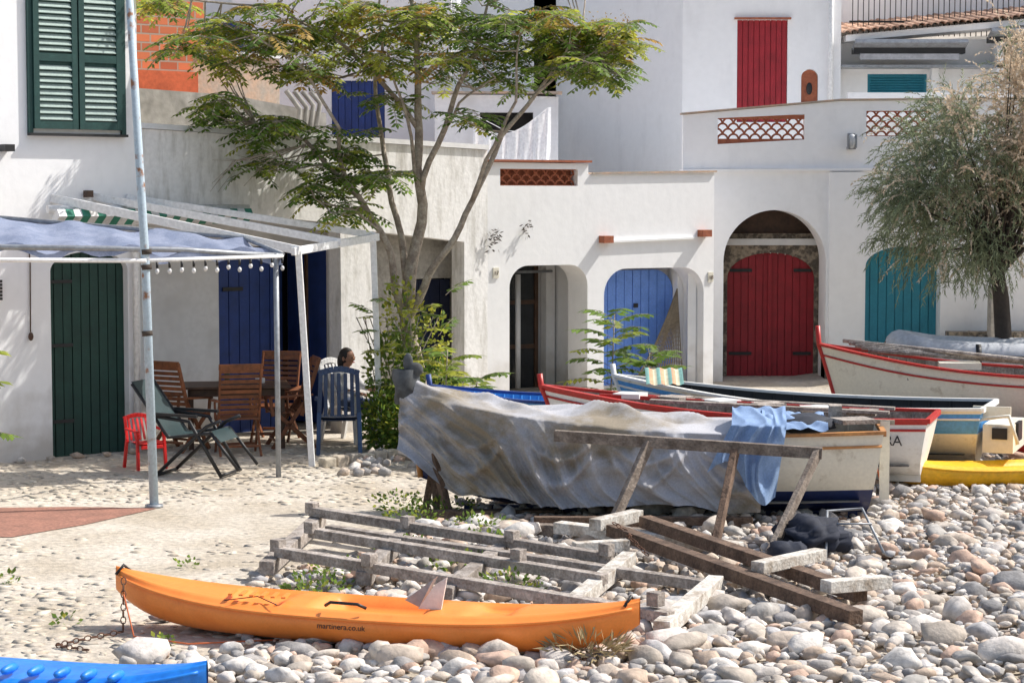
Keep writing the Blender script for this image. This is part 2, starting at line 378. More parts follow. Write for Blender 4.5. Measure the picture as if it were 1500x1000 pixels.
Bk = group('brick_house')
mb = MB(); mb.bx(1.9, 4.3, 3, 6, 2.9, 6.6, 0); mb.bx(1.9, 4.32, 2.9, 2.99, 2.9, 4.78, 1); mb.bx(4.35, 5.9, 3.3, 3.55, 2.9, 5.05, 2); mb.bx(4.33, 5.95, 3.25, 3.6, 5.055, 5.12, 3)
mb.bx(4.3, 4.5, 3.0, 3.2, 5.1, 6.3, 0)
mb.build('brick_walls', [brickm, orangew, peach, shadewhite], Bk, OF, AF)
mb = MB(); mb.slab([(1.8, 3.0), (5.7, 3.0), (5.7, 4.22), (4.2, 4.42), (1.8, 4.5)], 1.8, 2.0, 0); mb.build('concrete_block_wall', [blockg], None, OF, AF)
mb = MB()
for i in range(4): mb.tube([(5.1+i*.09, 1.6, 3.9), (5.15+i*.11, 1.62, 4.25+.03*i), (4.95+i*.13, 1.65, 4.5)], .035, 0)
mb.build('roof_tile_stack', [blockg], None, OF, AF)

# ---------------------------------------------------------------- house 17
A7 = math.atan2(.524, .852); O7 = (-.35, 27.97, 0)
K = group('arched_boathouse')
mb = MB()
gh = rect(.22, 1.49, 3.22, 3.45)
mb.slab(notched(0, 3.88, -.2, [(3.88, 3.42), (1.67, 3.38), (1.665, 3.53), (0, 3.54)], [opening(.37, 1.66, -.2, 2.12, .3), opening(1.94, 3.70, -.2, 2.05, .38)]), 0, .5, 0, [gh])
mb.bx(0, 3.87, .51, 4, 2.7, 2.85, 0); mb.bx(3.6, 3.87, .51, 3.5, -.2, 2.69, 0); mb.bx(2.0, 2.2, .51, 3, -.2, 2.69, 0)
mb.bx(-.1, -.003, .3, 1.6, -.2, 2.69, 0); mb.bx(-.1, 2.0, 1.5, 1.6, -.2, 2.69, 1)
mb.slab(notched(2.2, 3.6, -.2, [(3.6, 2.69), (2.2, 2.69)], [opening(2.3, 3.59, -.2, 2.0, .35)]), .75, .85, 1)
mb.bx(1.95, 3.6, .51, .74, -.2, .33, 1)
mb.build('walls', [white, shadewhite], K, O7, A7)
mb = MB(); plank_door(mb, 2.28, 3.6, .25, 2.0, .35, .62, 0, 9)
for z in (.62, 1.1, 1.45): mb.bx(2.88, 2.95, .595, .617, z, z+.06, 1)
mb.build('blue_door', [blue, iron], K, O7, A7)
mb = MB()
for a, b in ((.5, 1.1), (1.12, 1.75)):
    for x in (a, b-.06): mb.bx(x, x+.06, 1.44, 1.49, .2, 2.1, 0)
    for z in (.2, .85, 1.5, 2.05): mb.bx(a+.061, b-.061, 1.442, 1.488, z, z+.06, 0)
    mb.bx(a+.06, b-.06, 1.47, 1.478, .25, 2.05, 1)
mb.bx(1.8, 1.95, 1.3, 1.45, .2, 2.1, 2); mb.tube([(1.25, 1.2, .3), (1.25, 1.2, 1.95)], .04, 2); mb.tube([(.4, 1.3, 1.98), (1.9, 1.3, 1.98)], .02, 3)
mb.build('glazed_door', [brown, glass, shadewhite, grey_m], K, O7, A7)
def grille(mb, x0, x1, z0, z1, y, mi, r):
    nx = max(1, round((x1-x0)/(2*r))); nz = max(1, round((z1-z0)/(r)))
    w_ = (x1-x0)/nx; hz = (z1-z0)/nz
    for j in range(nz+1):
        for i in range(-1, nx+1):
            cx = x0+(i+.5+(.5 if j % 2 else 0))*w_; cz = z0+j*hz
            pts = []
            for k in range(9):
                a = math.pi*k/8; x = cx+w_*.48*math.cos(a); z = cz+hz*1.05*math.sin(a)
                if x0-.005 <= x <= x1+.005 and z <= z1+.005: pts.append((x, y, z))
            if len(pts) > 1: mb.tube(pts, r*.2, mi, 5)
    mb.bx(x0, x1, y-.05, y+.05, z0, z0+.012, mi); mb.bx(x0, x1, y-.05, y+.05, z1-.012, z1, mi)
mb = MB(); grille(mb, .22, 1.49, 3.22, 3.45, .1, 0, .075); mb.bx(.225, 1.485, .17, .2, 3.225, 3.445, 0)
mb.bx(-.02, 1.70, -.05, .55, 3.545, 3.575, 0); mb.slab([(1.72, 3.385), (3.9, 3.425), (3.9, 3.452), (1.72, 3.412)], -.04, .55, 1)
mb.box((1.93, -.07, 2.47), (.16, .14, .1), 0); mb.box((3.66, -.07, 2.54), (.16, .14, .1), 0)
mb.slab([(2.02, 2.42), (3.55, 2.46), (3.55, 2.49), (2.02, 2.45)], -.05, -.002, 2)
mb.bx(.10, .19, -.02, -.002, 1.96, 2.1, 3); mb.bx(3.77, 3.86, -.02, -.002, 1.83, 1.97, 3)
mb.build('parapet_details', [terra, peach, white, cream], K, O7, A7)
for nm, s_, z_ in (('17', .105, 1.99), ('18', 3.775, 1.86)):
    cu = bpy.data.curves.new('house_number_'+nm, 'FONT'); cu.body = nm; cu.size = .08; cu.extrude = .002; cu.materials.append(brown)
    o = bpy.data.objects.new('house_number_'+nm, cu); scn.collection.objects.link(o); o.parent = K
    o.rotation_euler = (rad(90), 0, A7); o.location = (O7[0]+.852*s_+.524*.026, O7[1]+.524*s_-.852*.026, z_+.01)
mb = MB()
for c in ((.12, -.05, 2.55), (.05, -.05, 2.45), (.62, -.03, 2.62)):
    for i in range(30):
        p = Vector(c)+Vector((R.gauss(0, .04), R.uniform(-.06, 0), R.gauss(0, .05))); d = Vector((R.gauss(0, 1), R.gauss(0, 1), R.gauss(0, 1))).normalized()*.035; e = d.orthogonal().normalized()*.012
        mb.add([p, p+d+e, p+2*d, p+d-e], [(0, 1, 2, 3)])
mb.build('wall_weeds', [barkd], None, O7, A7)
mb = MB()
top = Vector((3.55, .45, 1.72))
def hp(i, t):
    e = Vector((2.62+i*.05, .2, .42+.02*math.sin(i)))
    return top.lerp(e, t)+Vector((0, 0, -.25*t*(1-t)*(1-i/17)*1.8))
for i in range(18): mb.tube([hp(i, t) for t in (0, .25, .5, .75, 1)], .008, 0, 4)
for k in range(16): mb.tube([hp(i, .3+.7*k/15) for i in range(18)], .006, 0, 4)
mb.build('hanging_hammock', [ropem], None, O7, A7)

# ---------------------------------------------------------------- red door house (face at y=31)
Q = group('arched_villa')
mb = MB()
mb.slab(notched(2.58, 10, -.2, [(10, 3.49), (2.58, 3.49)], [opening(3.20, 4.75, -.2, 2.87, .775, .775, 16), opening(5.35, 6.49, -.2, 2.32, .3, .57)]), 31, 31.7, 0)
mb.slab([(2.58, 3.495), (10, 3.495), (10, 4.55), (4.95, 4.51), (2.58, 4.30)], 31.02, 31.22, 0, [[(3.1, 3.86), (4.41, 3.93), (4.41, 4.31), (3.1, 4.25)], rect(5.34, 6.3, 3.98, 4.36)])
mb.slab([(2.58, 3.44), (10, 3.50), (10, 3.54), (2.58, 3.48)], 30.95, 30.998, 0)
mb.bx(4.79, 5.3, 30.93, 30.999, -.2, 3.44, 0)
mb.bx(2.6, 5.1, 31.71, 33.5, 3.1, 3.25, 0); mb.bx(4.9, 5.1, 31.71, 33, -.2, 3.09, 0); mb.bx(2.7, 2.9, 31.71, 33, -.2, 3.09, 0)
mb.bx(2.58, 2.7, 30.02, 30.94, -.2, 3.4, 0)
mb.build('walls', [white], Q)
mb = MB(); mb.slab(notched(2.9, 4.9, -.2, [(4.9, 2.5), (2.9, 2.5)], [opening(3.36, 4.72, -.2, 2.2, .38, .68)]), 31.95, 32.2, 0)
mb.bx(4.77, 5.34, 30.9, 30.928, .0, .8, 0); mb.bx(4.75, 4.79, 30.92, 31.4, 0, .8, 0)
mb.bx(2.9, 4.9, 31.85, 32.1, 2.32, 2.42, 1); mb.bx(2.9, 4.9, 32.1, 32.15, 2.42, 3.09, 2)
mb.build('stone_surround', [stonew, shadewhite, brown], Q)
mb = MB(); plank_door(mb, 3.35, 4.73, .2, 2.2, .38, 32.02, 0, 12, .68)
mb.bx(4.0, 4.06, 31.98, 32.012, .2, 2.18, 0)
for z in (.6, 1.9): mb.bx(3.4, 3.75, 31.99, 32.012, z, z+.05, 1); mb.bx(4.4, 4.68, 31.99, 32.012, z, z+.05, 1)
mb.build('red_door', [redp, iron], Q)
mb = MB(); plank_door(mb, 5.34, 6.5, .3, 2.33, .3, 31.3, 0, 9, .57); mb.build('teal_door', [teal], Q)
mb = MB(); grille(mb, 3.1, 4.41, 3.93, 4.25, 31.1, 0, .08); mb.bx(3.1, 4.41, 31.05, 31.2, 3.86, 3.93, 0); mb.bx(3.1, 4.41, 31.05, 31.2, 4.25, 4.30, 0)
grille(mb, 5.34, 6.3, 3.98, 4.36, 31.1, 0, .08)
mb.slab([(2.55, 4.305), (4.95, 4.515), (10, 4.555), (10, 4.58), (4.95, 4.54), (2.55, 4.33)], 30.99, 31.26, 1)
mb.build('terracotta_grilles', [terra, peach], Q)
mb = MB(); mb.ell((5.1, 30.85, 3.9), (.07, .06, .11), 0); mb.bx(5.04, 5.16, 30.85, 31.0, 3.78, 3.82, 1); mb.bx(5.05, 5.15, 30.9, 31.0, 3.98, 4.02, 1)
for x in (5.04, 5.16): mb.bx(x-.008, x+.008, 30.8, 30.9, 3.8, 4.0, 1)
mb.build('wall_lamp', [rubber, grey_m], Q)
U = group('upper_white_house')
mb = MB(); mb.slab([(2.81, 2.9), (5.42, 2.9), (5.42, 8), (2.81, 8)], 34, 34.3, 0, [rect(3.71, 4.54, 4.3, 5.98), opening(4.77, 5.05, 4.62, 5.17, .14)])
mb.bx(5.3, 5.42, 34.31, 38, 2.9, 8, 0)
mb.add([(2.81, 34.01, 2.5), (.8, 37.5, 2.5), (.8, 37.5, 9), (2.81, 34.01, 9)], [(0, 3, 2, 1)], 0)
mb.bx(.4, 2.81, 37.5, 37.7, 2, 9, 0)
mb.tube([(1.75, 35.75, 6.6), (1.8, 35.6, 6.6), (2.2, 34.9, 6.62)], .02, 1, 6); mb.bx(1.78, 1.9, 35.55, 35.65, 5.3, 5.5, 1)
mb.build('walls', [white, shadewhite], U)
mb = MB(); plank_door(mb, 3.71, 4.54, 4.3, 5.97, .001, 34.03, 0, 9); mb.slab(opening(4.775, 5.045, 4.625, 5.16, .135), 34.05, 34.1, 1); mb.ell((4.91, 34.04, 4.85), (.05, .02, .1), 2)
mb.bx(3.66, 4.59, 33.93, 34.0, 5.98, 6.01, 1)
mb.build('red_shutters', [redp, terra, iron], U)
mb = MB(); mb.tube([(5.24, 33.92, 3), (5.24, 33.92, 8)], .045, 0); mb.build('downpipe', [whitem], U)
V = group('back_white_house')
mb = MB(); mb.bx(-6, .8, 37.5, 38, 2, 9, 0); mb.slab([(-4.6, 2.9), (-1.0, 2.9), (-1.0, 7.2), (-4.6, 7.2)], 34, 34.3, 0, [rect(-2.98, -2.1, 4.0, 4.98)])
mb.bx(-1.0, -.9, 34.31, 37, 2.9, 7.2, 0); mb.bx(-4.6, -1.0, 34.31, 37.4, 6.9, 7.2, 0)
mb.build('walls', [white], V)
mb = MB(); plank_door(mb, -2.98, -2.1, 4.0, 4.98, .001, 34.05, 0, 8); mb.bx(-5.2, -4.4, 33.7, 33.8, 5.2, 5.9, 0); mb.build('navy_shutters', [navy], V)
mb = MB(); mb.slab([(-1.2, 2.7), (.72, 2.7), (.72, 4.62), (-1.2, 4.66)], 32, 32.2, 0, [rect(-.5, .33, 3.7, 4.38)])
mb.bx(-1.2, .72, 32.5, 32.6, 2.7, 4.6, 2); mb.bx(.6, .72, 32.21, 36, 2.7, 4.6, 0); mb.bx(-1.25, .78, 31.93, 32.3, 4.665, 4.7, 1)
mb.build('rooftop_room', [shadewhite, peach, dark], V)
mb = MB()
P = []
for i in range(61):
    t = i/60; x = -.6+1.2*t; row = []
    for j in range(16):
        q = j/15; sag = .34*math.sin(math.pi*min(1, t*1.05)**.8)
        row.append((x, 31.6+(.07*math.sin(t*38+q*2)+.03*math.sin(t*71))*(.25+q), 4.34-sag-q*(.95-.1*t)+.1*t))
    P.append(row)
mb.grid(P, 0); mb.tube([(-.6, 31.6, 4.34), (-.1, 31.6, 4.08), (.1, 31.6, 4.07), (.6, 31.6, 4.44)], .008, 0, 4)
mb.build('hanging_sheet', [M('sheet_cloth', (.93, .93, .94), .9, (.85, .85, .88), transl=.35)])

W = group('tiled_roof_house')
mb = MB(); mb.slab(rect(5.43, 14, 2.9, 5.7), 34.5, 34.8, 0, [rect(5.95, 6.95, 4.5, 5.12)]); mb.bx(5.43, 14, 36, 36.2, 5.7, 9, 0)
mb.bx(5.43, 14, 34.0, 34.5, 5.2, 5.24, 2); mb.slab([(5.5, 5.72), (12, 6.3), (12, 6.2), (5.5, 5.62)], 33.9, 35.9, 0)
mb.bx(5.43, 14, 33.3, 33.4, 4.3, 4.75, 0); mb.bx(6.98, 7.1, 34.3, 34.5, 4.5, 5.2, 0); mb.bx(8.0, 8.1, 34, 34.5, 4.5, 5.7, 0)
mb.build('walls', [white, dark, grey_m], W)
mb = MB()
for i in range(60):
    x = 5.5+i*.11; z = 5.74+(x-5.5)*.0892
    a = []
    for yy in (33.8, 34.9, 36.0):
        zz = z+(yy-33.8)*.13
        a.append([(x+.058*math.cos(math.pi*k/6), yy, zz+.05*math.sin(math.pi*k/6)+.01*((i*7) % 3)) for k in range(7)])
    mb.grid(a, 0)
    mb.grid([[(p[0], p[1], p[2]-.016) for p in a[0]], a[0]], 0)
mb.build('roof_tiles', [M('roof_tile', (.6, .4, .29), .9, (.38, .22, .15), 12, island=.3)], W)
mb = MB()
for i in range(70): mb.bx(5.7+i*.09, 5.713+i*.09, 34.6, 34.615, 5.75, 6.95, 0)
for z in (5.98, 6.95): mb.bx(5.65, 12, 34.58, 34.63, z, z+.03, 0)
mb.build('balcony_railing', [iron], W)
mb = MB(); mb.bx(5.95, 6.95, 34.55, 34.6, 4.5, 5.12, 0)
for i in range(14): mb.box((6.45, 34.53, 4.54+i*.042), (.9, .03, .008), 0, Matrix.Rotation(rad(40), 3, 'X'))
mb.build('teal_shutters', [teal], W)
mb = MB()
for x0, x1, z in ((5.62, 7.45, 5.42), (7.85, 10, 5.6)):
    mb.bx(x0, x1, 33.9, 34.15, z, z+.1, 0); mb.box(((x0+x1)/2, 33.86, z+.14), (x1-x0+.02, .3, .06), 1, Matrix.Rotation(rad(-20), 3, 'X')); mb.bx(x0+.1, x1-.1, 33.9, 33.93, z-.1, z-.005, 2)
mb.build('rolled_awnings', [black, grey_m, M('awning_cloth', (.45, .46, .5))], W)
mb = MB()
for i in range(160):
    mb.ell((R.uniform(6.6, 8.5), R.uniform(30.5, 30.7), R.uniform(.3, 1.0)), (R.uniform(.05, .12), .08, R.uniform(.04, .08)), 0, 7, 5)
mb.bx(6.55, 9, 30.6, 30.9, 0, 1.05, 0); mb.bx(7.1, 7.35, 30.3, 30.55, 0, 1.75, 1)
mb.build('dry_stone_wall', [stonew, plaster])

# ---------------------------------------------------------------- pergola & awning
mb = MB()
mb.beam((-2.28, 23.2, 0), (-2.42, 23.2, 2.46), .07, .07, 0); mb.beam((-1.60, 24.8, 0), (-1.68, 24.8, 2.56), .07, .07, 0)
mb.beam((-5.36, 23.9, 3.05), (-2.4, 23.15, 2.46), .05, .1, 0); mb.beam((-4.95, 24.25, 3.07), (-2.0, 24.0, 2.53), .05, .09, 0)
mb.beam((-4.6, 24.5, 3.06), (-1.66, 24.85, 2.60), .05, .08, 0); mb.beam((-2.47, 23.1, 2.45), (-1.63, 24.9, 2.58), .05, .09, 0)
mb.build('white_pergola', [whitem], bevel=.005)
AW = group('shade_awning')
mb = MB()
c00, c01, c10, c11 = Vector((-6.9, 20.4, 2.62)), Vector((-2.5, 22.35, 2.44)), Vector((-6.6, 22.4, 2.92)), Vector((-3.05, 23.3, 2.6))
P = []
for i in range(61):
    row = []
    for j in range(21):
        a, b = i/60, j/20
        p = (c00*(1-a)+c01*a)*(1-b)+(c10*(1-a)+c11*a)*b
        p.z += -.06*math.sin(math.pi*b)+.035*math.sin(a*50+b*3)*(.3+(1-b)**2)+.03*math.sin(a*23+b*9)
        row.append(p)
    P.append(row)
mb.grid(P, 0)
P2 = [[r[0]+Vector((0, -.01, 0)), r[0]+Vector((0, -.02, -.05-.03*abs(math.sin(k*.7))))] for k, r in enumerate(P)]
mb.grid(P2, 0)
mb.build('fabric', [awn], AW)
mb = MB()
mb.tube([(-3.54, 20.1, 0), (-3.6, 20.1, 2.5), (-3.76, 20.1, 5.8)], [.045, .043, .035], 0)
mb.tube([(-2.56, 22.3, 0), (-2.57, 22.3, 2.45)], .03, 1)
mb.tube([(-7.5, 19.95, 2.46), (-3.58, 20.05, 2.44)], .022, 2); mb.tube([(-7.2, 20.2, 2.6), (-3.55, 21.9, 2.5), (-2.5, 22.33, 2.42)], .03, 1)
mb.tube([(-3.58, 20.1, 2.44), (-2.5, 22.3, 2.42)], .02, 2); mb.tube([tuple(c10), tuple(c11), tuple(c01)], .025, 1)
mb.tube([(-3.54, 20.1, 0), (-3.54, 20.1, .03)], .09, 1)
for z in (2.35, 1.7, 2.5): mb.tube([(-3.585, 20.1, z), (-3.59, 20.1, z+.05)], .053, 3)
mb.build('poles', [rust, grey_m, whitem, barkd], AW)
mb = MB()
for i in range(12):
    t = i/11; p = Vector((-3.5, 20.2, 2.42)).lerp(Vector((-2.5, 22.3, 2.4)), t); mb.ell((p.x, p.y, p.z-.09-.02*math.sin(i*3)), (.022, .022, .028), 0, 8, 6); mb.tube([(p.x, p.y, p.z-.06), (p.x, p.y, p.z)], .014, 1, 6)
mb.build('bulb_string', [whitepl, black], AW)

# ---------------------------------------------------------------- furniture
def teak_chair(loc, rz):
    mb = MB()
    for x in (-.24, .24):
        mb.beam((x, -.24, 0), (x, .2, .62), .025, .05); mb.beam((x, .3, 0), (x, -.2, .45), .025, .05)
        mb.beam((x, .12, .4), (x, .34, 1.08), .025, .05); mb.beam((x*1.1, -.26, .63), (x*1.1, .26, .66), .055, .025)
        mb.beam((x, -.23, .4), (x, -.26, .63), .025, .04)
    for i in range(7): mb.box((0, -.22+i*.068, .44), (.46, .05, .02))
    for i in range(9): mb.box((0, .17+i*.0185, .52+i*.062), (.46, .015, .045), 0, Matrix.Rotation(rad(-18), 3, 'X'))
    mb.box((0, .345, 1.07), (.52, .025, .07), 0, Matrix.Rotation(rad(-18), 3, 'X')); mb.box((0, -.2, .1), (.46, .02, .03)); mb.box((0, .25, .12), (.46, .02, .03))
    return mb.build('wooden_chair', [teak], None, loc, rz, .004)
teak_chair((-3.28, 24.35, 0), rad(195)); teak_chair((-4.02, 24.75, 0), rad(150)); teak_chair((-3.0, 25.75, 0), rad(-10)); teak_chair((-2.75, 25.1, 0), rad(-75))
mb = MB()
for i in range(9): mb.box((0, -.36+i*.09, .76), (1.3, .08, .03))
for x in (-.55, .55):
    for y in (-.3, .3): mb.beam((x, y, 0), (x, y, .74), .06, .06)
mb.bx(-.58, .58, -.33, -.3, .65, .735); mb.bx(-.58, .58, .3, .33, .65, .735)
mb.tube([(.3, 0, .78), (.3, 0, .84)], .06, 1); mb.tube([(-.1, .1, .78), (-.1, .1, .9)], .035, 2)
mb.build('wooden_table', [brown, whitepl, green], None, (-3.4, 25.1, 0), rad(10), .004)
def plastic_chair(name, mats, loc, rz, h=1.0, sc=1):
    mb = MB()
    for x in (-.25, .25):
        mb.beam((x, -.25, 0), (x*.95, -.2, .62), .05, .05); mb.beam((x, .3, 0), (x*.95, .2, .5), .05, .05)
        mb.beam((x*1.02, -.27, .64), (x*1.02, .2, .66), .07, .03); mb.beam((x*.95, .18, .42), (x*.85, .34, h), .05, .035)
    P = [[(x, y, .43+.02*math.cos(y*6)+.04*(x*2)**2) for y in (-.26, -.22, -.1, 0, .1, .2)] for x in (-.24, -.12, 0, .12, .24)]
    mb.grid(P, 0); mb.grid([[(p[0], p[1], p[2]-.025) for p in r] for r in P], 0)
    for i in range(5): x = -.16+i*.08; mb.beam((x, .19, .46), (x*.95, .33, h-.04), .045, .015)
    P = [[(-.24+.48*i/8, .33, h-.08+.09*math.sin(math.pi*i/8)*.6+dz) for dz in (0, .08)] for i in range(9)]
    for a, b in zip(P[:-1], P[1:]): mb.beam(((a[0][0]), .335, (a[0][2]+a[1][2])/2), ((b[0][0]), .335, (b[0][2]+b[1][2])/2), .03, .07)
    mb.beam((-.2, -.26, .38), (.2, -.26, .38), .02, .06)
    mb.v = [(v[0]*sc, v[1]*sc, v[2]*sc) for v in mb.v]
    return mb.build(name, mats, None, loc, rz, .006)
plastic_chair('plastic_armchair', [bluepl], (-2.08, 24.5, 0), rad(185), 1.02)
plastic_chair('white_plastic_chair', [whitepl], (-2.02, 25.6, .0), rad(60), 1.0)
plastic_chair('red_child_chair', [redpl], (-4.15, 23.05, 0), rad(35), .85, .68)
mb = MB()
for y in (-.28, .28):
    mb.tube([(-.62, y, 1.0), (-.2, y, .42), (.3, y, .48)], .02, 0); mb.tube([(-.35, y, 0), (.25, y, .55), (.42, y, .62)], .02, 0)
    mb.tube([(.42, y, 0), (.05, y, .6), (-.42, y, .66)], .022, 0); mb.beam((-.42, y*1.08, .68), (.15, y*1.08, .66), .05, .03, 0); mb.tube([(.3, y, .48), (.62, y, .08)], .018, 0)
P = [[(a[0], y, a[2]) for y in (-.26, 0, .26)] for a in [(-.64, 0, 1.02), (-.5, 0, .84), (-.35, 0, .63), (-.2, 0, .44), (.05, 0, .43), (.3, 0, .5), (.4, 0, .38)]]
mb.grid(P, 1); mb.tube([(-.35, -.28, 0), (-.35, .28, 0)], .018, 0); mb.tube([(.42, -.28, 0.02), (.42, .28, .02)], .018, 0)
mb.build('folding_recliner', [black, dgreen], None, (-3.5, 22.5, .02), rad(-14))

# ---------------------------------------------------------------- seated person
PS = group('seated_person')
def skinmesh(name, V_, E_, Rr, mat, parent, loc, rz, sub=2):
    me = bpy.data.meshes.new(name); me.from_pydata(V_, E_, []); ob = bpy.data.objects.new(name, me); scn.collection.objects.link(ob)
    md = ob.modifiers.new('skin', 'SKIN'); md.use_smooth_shade = True
    for i, r in enumerate(Rr): me.skin_vertices[0].data[i].radius = r if isinstance(r, tuple) else (r, r); me.skin_vertices[0].data[i].use_root = (i == 0)
    s2 = ob.modifiers.new('sub', 'SUBSURF'); s2.levels = sub; s2.render_levels = sub
    me.materials.append(mat); ob.parent = parent; ob.location = loc; ob.rotation_euler = (0, 0, rz); return ob
pl, pr = (-2.02, 25.6, -.03), rad(60)
Vt = [(0, .05, .52), (0, .1, .68), (0, .13, .82), (0, .11, .91), (0, .08, .96), (.17, .11, .89), (.24, .03, .74), (.22, -.12, .68), (-.17, .11, .89), (-.24, .03, .74), (-.22, -.12, .68)]
skinmesh('torso_shirt', Vt, [(0, 1), (1, 2), (2, 3), (3, 4), (3, 5), (5, 6), (6, 7), (3, 8), (8, 9), (9, 10)], [(.15, .11), (.13, .1), (.15, .1), (.1, .08), (.05, .05), .06, .05, .04, .06, .05, .04], shirt, PS, pl, pr)
Vl = [(0, .05, .5), (.1, 0, .5), (.12, -.38, .5), (.12, -.42, .1), (.12, -.52, .06), (-.1, 0, .5), (-.12, -.38, .5), (-.12, -.40, .1), (-.12, -.5, .06)]
skinmesh('legs', Vl, [(0, 1), (1, 2), (2, 3), (3, 4), (0, 5), (5, 6), (6, 7), (7, 8)], [(.12, .1), .09, .065, .045, .035, .09, .065, .045, .035], jeans, PS, pl, pr)
for sx in (1, -1):
    Vh = [(sx*.225, -.1, .69), (sx*.21, -.24, .665), (sx*.205, -.28, .66)]; E = [(0, 1), (1, 2)]; rr = [.038, .026, .028]
    for k in range(4):
        b = len(Vh); x = sx*(.175+.02*k); l = [.05, .06, .057, .045][k]
        Vh += [(x, -.33, .66), (x, -.33-l*.5, .652), (x, -.33-l, .63)]; E += [(2, b), (b, b+1), (b+1, b+2)]; rr += [.011, .009, .008]
    b = len(Vh); Vh += [(sx*.17, -.3, .66), (sx*.15, -.33, .65)]; E += [(2, b), (b, b+1)]; rr += [.012, .01]
    skinmesh('forearm_and_hand', Vh, E, rr, skin, PS, pl, pr)
mb = MB()
def hf(v):
    v = v.copy()
    if v.y < 0: v.y *= 1-.12*(v.z < -.3)
    if abs(v.x) < .25 and v.y < -.6 and -.3 < v.z < .15: v.y -= .2
    if v.z < -.3: v.x *= .85
    return v
mb.ell((0, .05, 1.08), (.075, .095, .115), 0, 24, 18, hf); mb.tube([(0, .08, .92), (0, .07, 1.02)], .05, 0)
mb.ell((0, .07, 1.105), (.085, .1, .11), 1, 20, 14, lambda v: Vector((v.x, v.y if v.y > -.55 or v.z > .6 else -.55, v.z)))
mb.ell((0, .13, 1.03), (.08, .06, .12), 1)
for sx in (1, -1): mb.ell((sx*.078, .06, 1.075), (.012, .02, .03), 0, 8, 6); mb.ell((sx*.03, -.04, 1.09), (.012, .008, .007), 2, 8, 6)
mb.ell((0, -.042, 1.03), (.025, .008, .008), 3, 8, 6)
mb.build('head', [skin, hairm, black, redp], PS, pl, pr)

# ---------------------------------------------------------------- foliage helpers
def frond(mb, p, d, L, mi, nl=7, w=.02, ll=.11, droop=.5):
    d = d.normalized(); p = Vector(p); up = Vector((0, 0, 1)); st = L/nl
    sd = d.cross(up)
    if sd.length < .1: sd = Vector((1, 0, 0))
    sd.normalize(); pts = [p.copy()]
    for k in range(nl):
        d = (d-up*droop/nl).normalized(); p = p+d*st; pts.append(p.copy())
        if k < 1: continue
        l = ll*(1-.25*abs(k-nl*.5)/(nl*.5))
        for sg in ((1, -1) if k < nl-1 else (1, -1, 0)):
            ld = (sd*sg*.95+d*.3-up*(.15+.3*R.random())).normalized() if sg else d
            wd = (d*.8+up*.3*R.uniform(-1, 1)).normalized()*w if sg else sd*w
            mb.add([p, p+ld*l*.45+wd, p+ld*l, p+ld*l*.4-wd], [(0, 1, 2, 3)], mi)
    mb.tube(pts[::3]+[pts[-1]], .004, 3, 3, False)
def rnd():
    while True:
        v = Vector((R.uniform(-1, 1), R.uniform(-1, 1), R.uniform(-1, 1)))
        if v.length < 1: return v

TR = group('ailanthus_tree')
mb = MB()
B = [
 ([(-1.23, 25.5, 0), (-1.24, 25.5, .7), (-1.26, 25.5, 1.5), (-1.2, 25.52, 2.3), (-1.13, 25.55, 3.2), (-1.16, 25.6, 4.1), (-1.2, 25.6, 4.9), (-1.28, 25.6, 5.8)], [.13, .115, .1, .075, .062, .048, .036, .025]),
 ([(-1.1, 25.35, 0), (-1.12, 25.4, .6), (-1.2, 25.45, 1.2)], [.1, .08, .06]),
 ([(-1.26, 25.5, 1.45), (-1.45, 25.4, 2.1), (-1.62, 25.3, 2.65), (-1.98, 25.1, 3.2), (-2.5, 25.0, 3.75), (-3.1, 24.9, 3.95)], [.06, .048, .042, .034, .024, .012]),
 ([(-1.24, 25.5, 1.55), (-1.0, 25.3, 2.1), (-.78, 25.2, 2.4), (-.45, 25.1, 3.0), (-.12, 25.0, 3.8), (.25, 25, 4.3), (.85, 24.9, 5.1)], [.06, .048, .042, .036, .03, .024, .012]),
 ([(-1.24, 25.55, 1.9), (-1.42, 25.7, 2.8), (-1.6, 25.9, 3.6), (-1.75, 26, 4.6), (-2.0, 26, 5.3)], [.05, .04, .032, .024, .016]),
 ([(-1.14, 25.55, 3.1), (-.85, 25.4, 3.9), (-.55, 25.3, 4.6), (-.3, 25.2, 5.4)], [.042, .036, .028, .016]),
 ([(-1.16, 25.6, 3.9), (-1.6, 25.3, 4.5), (-2.2, 25.1, 5.0), (-2.9, 25, 5.35)], [.036, .028, .02, .012]),
 ([(-.45, 25.1, 3.0), (-.3, 24.8, 3.5), (0.05, 24.6, 4.2), (.1, 24.6, 5)], [.028, .024, .018, .01]),
 ([(-1.98, 25.1, 3.2), (-2.1, 24.7, 3.9), (-2.5, 24.5, 4.6), (-3.2, 24.5, 5.1)], [.028, .022, .016, .01]),
 ([(-1.62, 25.3, 2.65), (-1.9, 24.9, 2.9), (-2.3, 24.7, 3.0)], [.024, .018, .01]),
 ([(-1.6, 25.3, 4.5), (-1.6, 25, 5.2), (-1.5, 25, 5.8)], [.024, .016, .01]),
 ([(.25, 25, 4.3), (.5, 24.8, 4.5), (1.0, 24.7, 4.8)], [.018, .014, .008]),
 ([(-2.9, 25, 5.35), (-3.7, 24.8, 5.4), (-4.3, 24.7, 5.5)], [.016, .012, .008]),
 ([(-.85, 25.4, 3.9), (-.6, 25.1, 4.2), (-.2, 24.9, 4.5)], [.022, .016, .01]), ([(-1.13, 25.55, 3.2), (-1.3, 25.2, 4.0), (-1.5, 25, 4.8)], [.026, .02, .01]),
]
bp_ = []
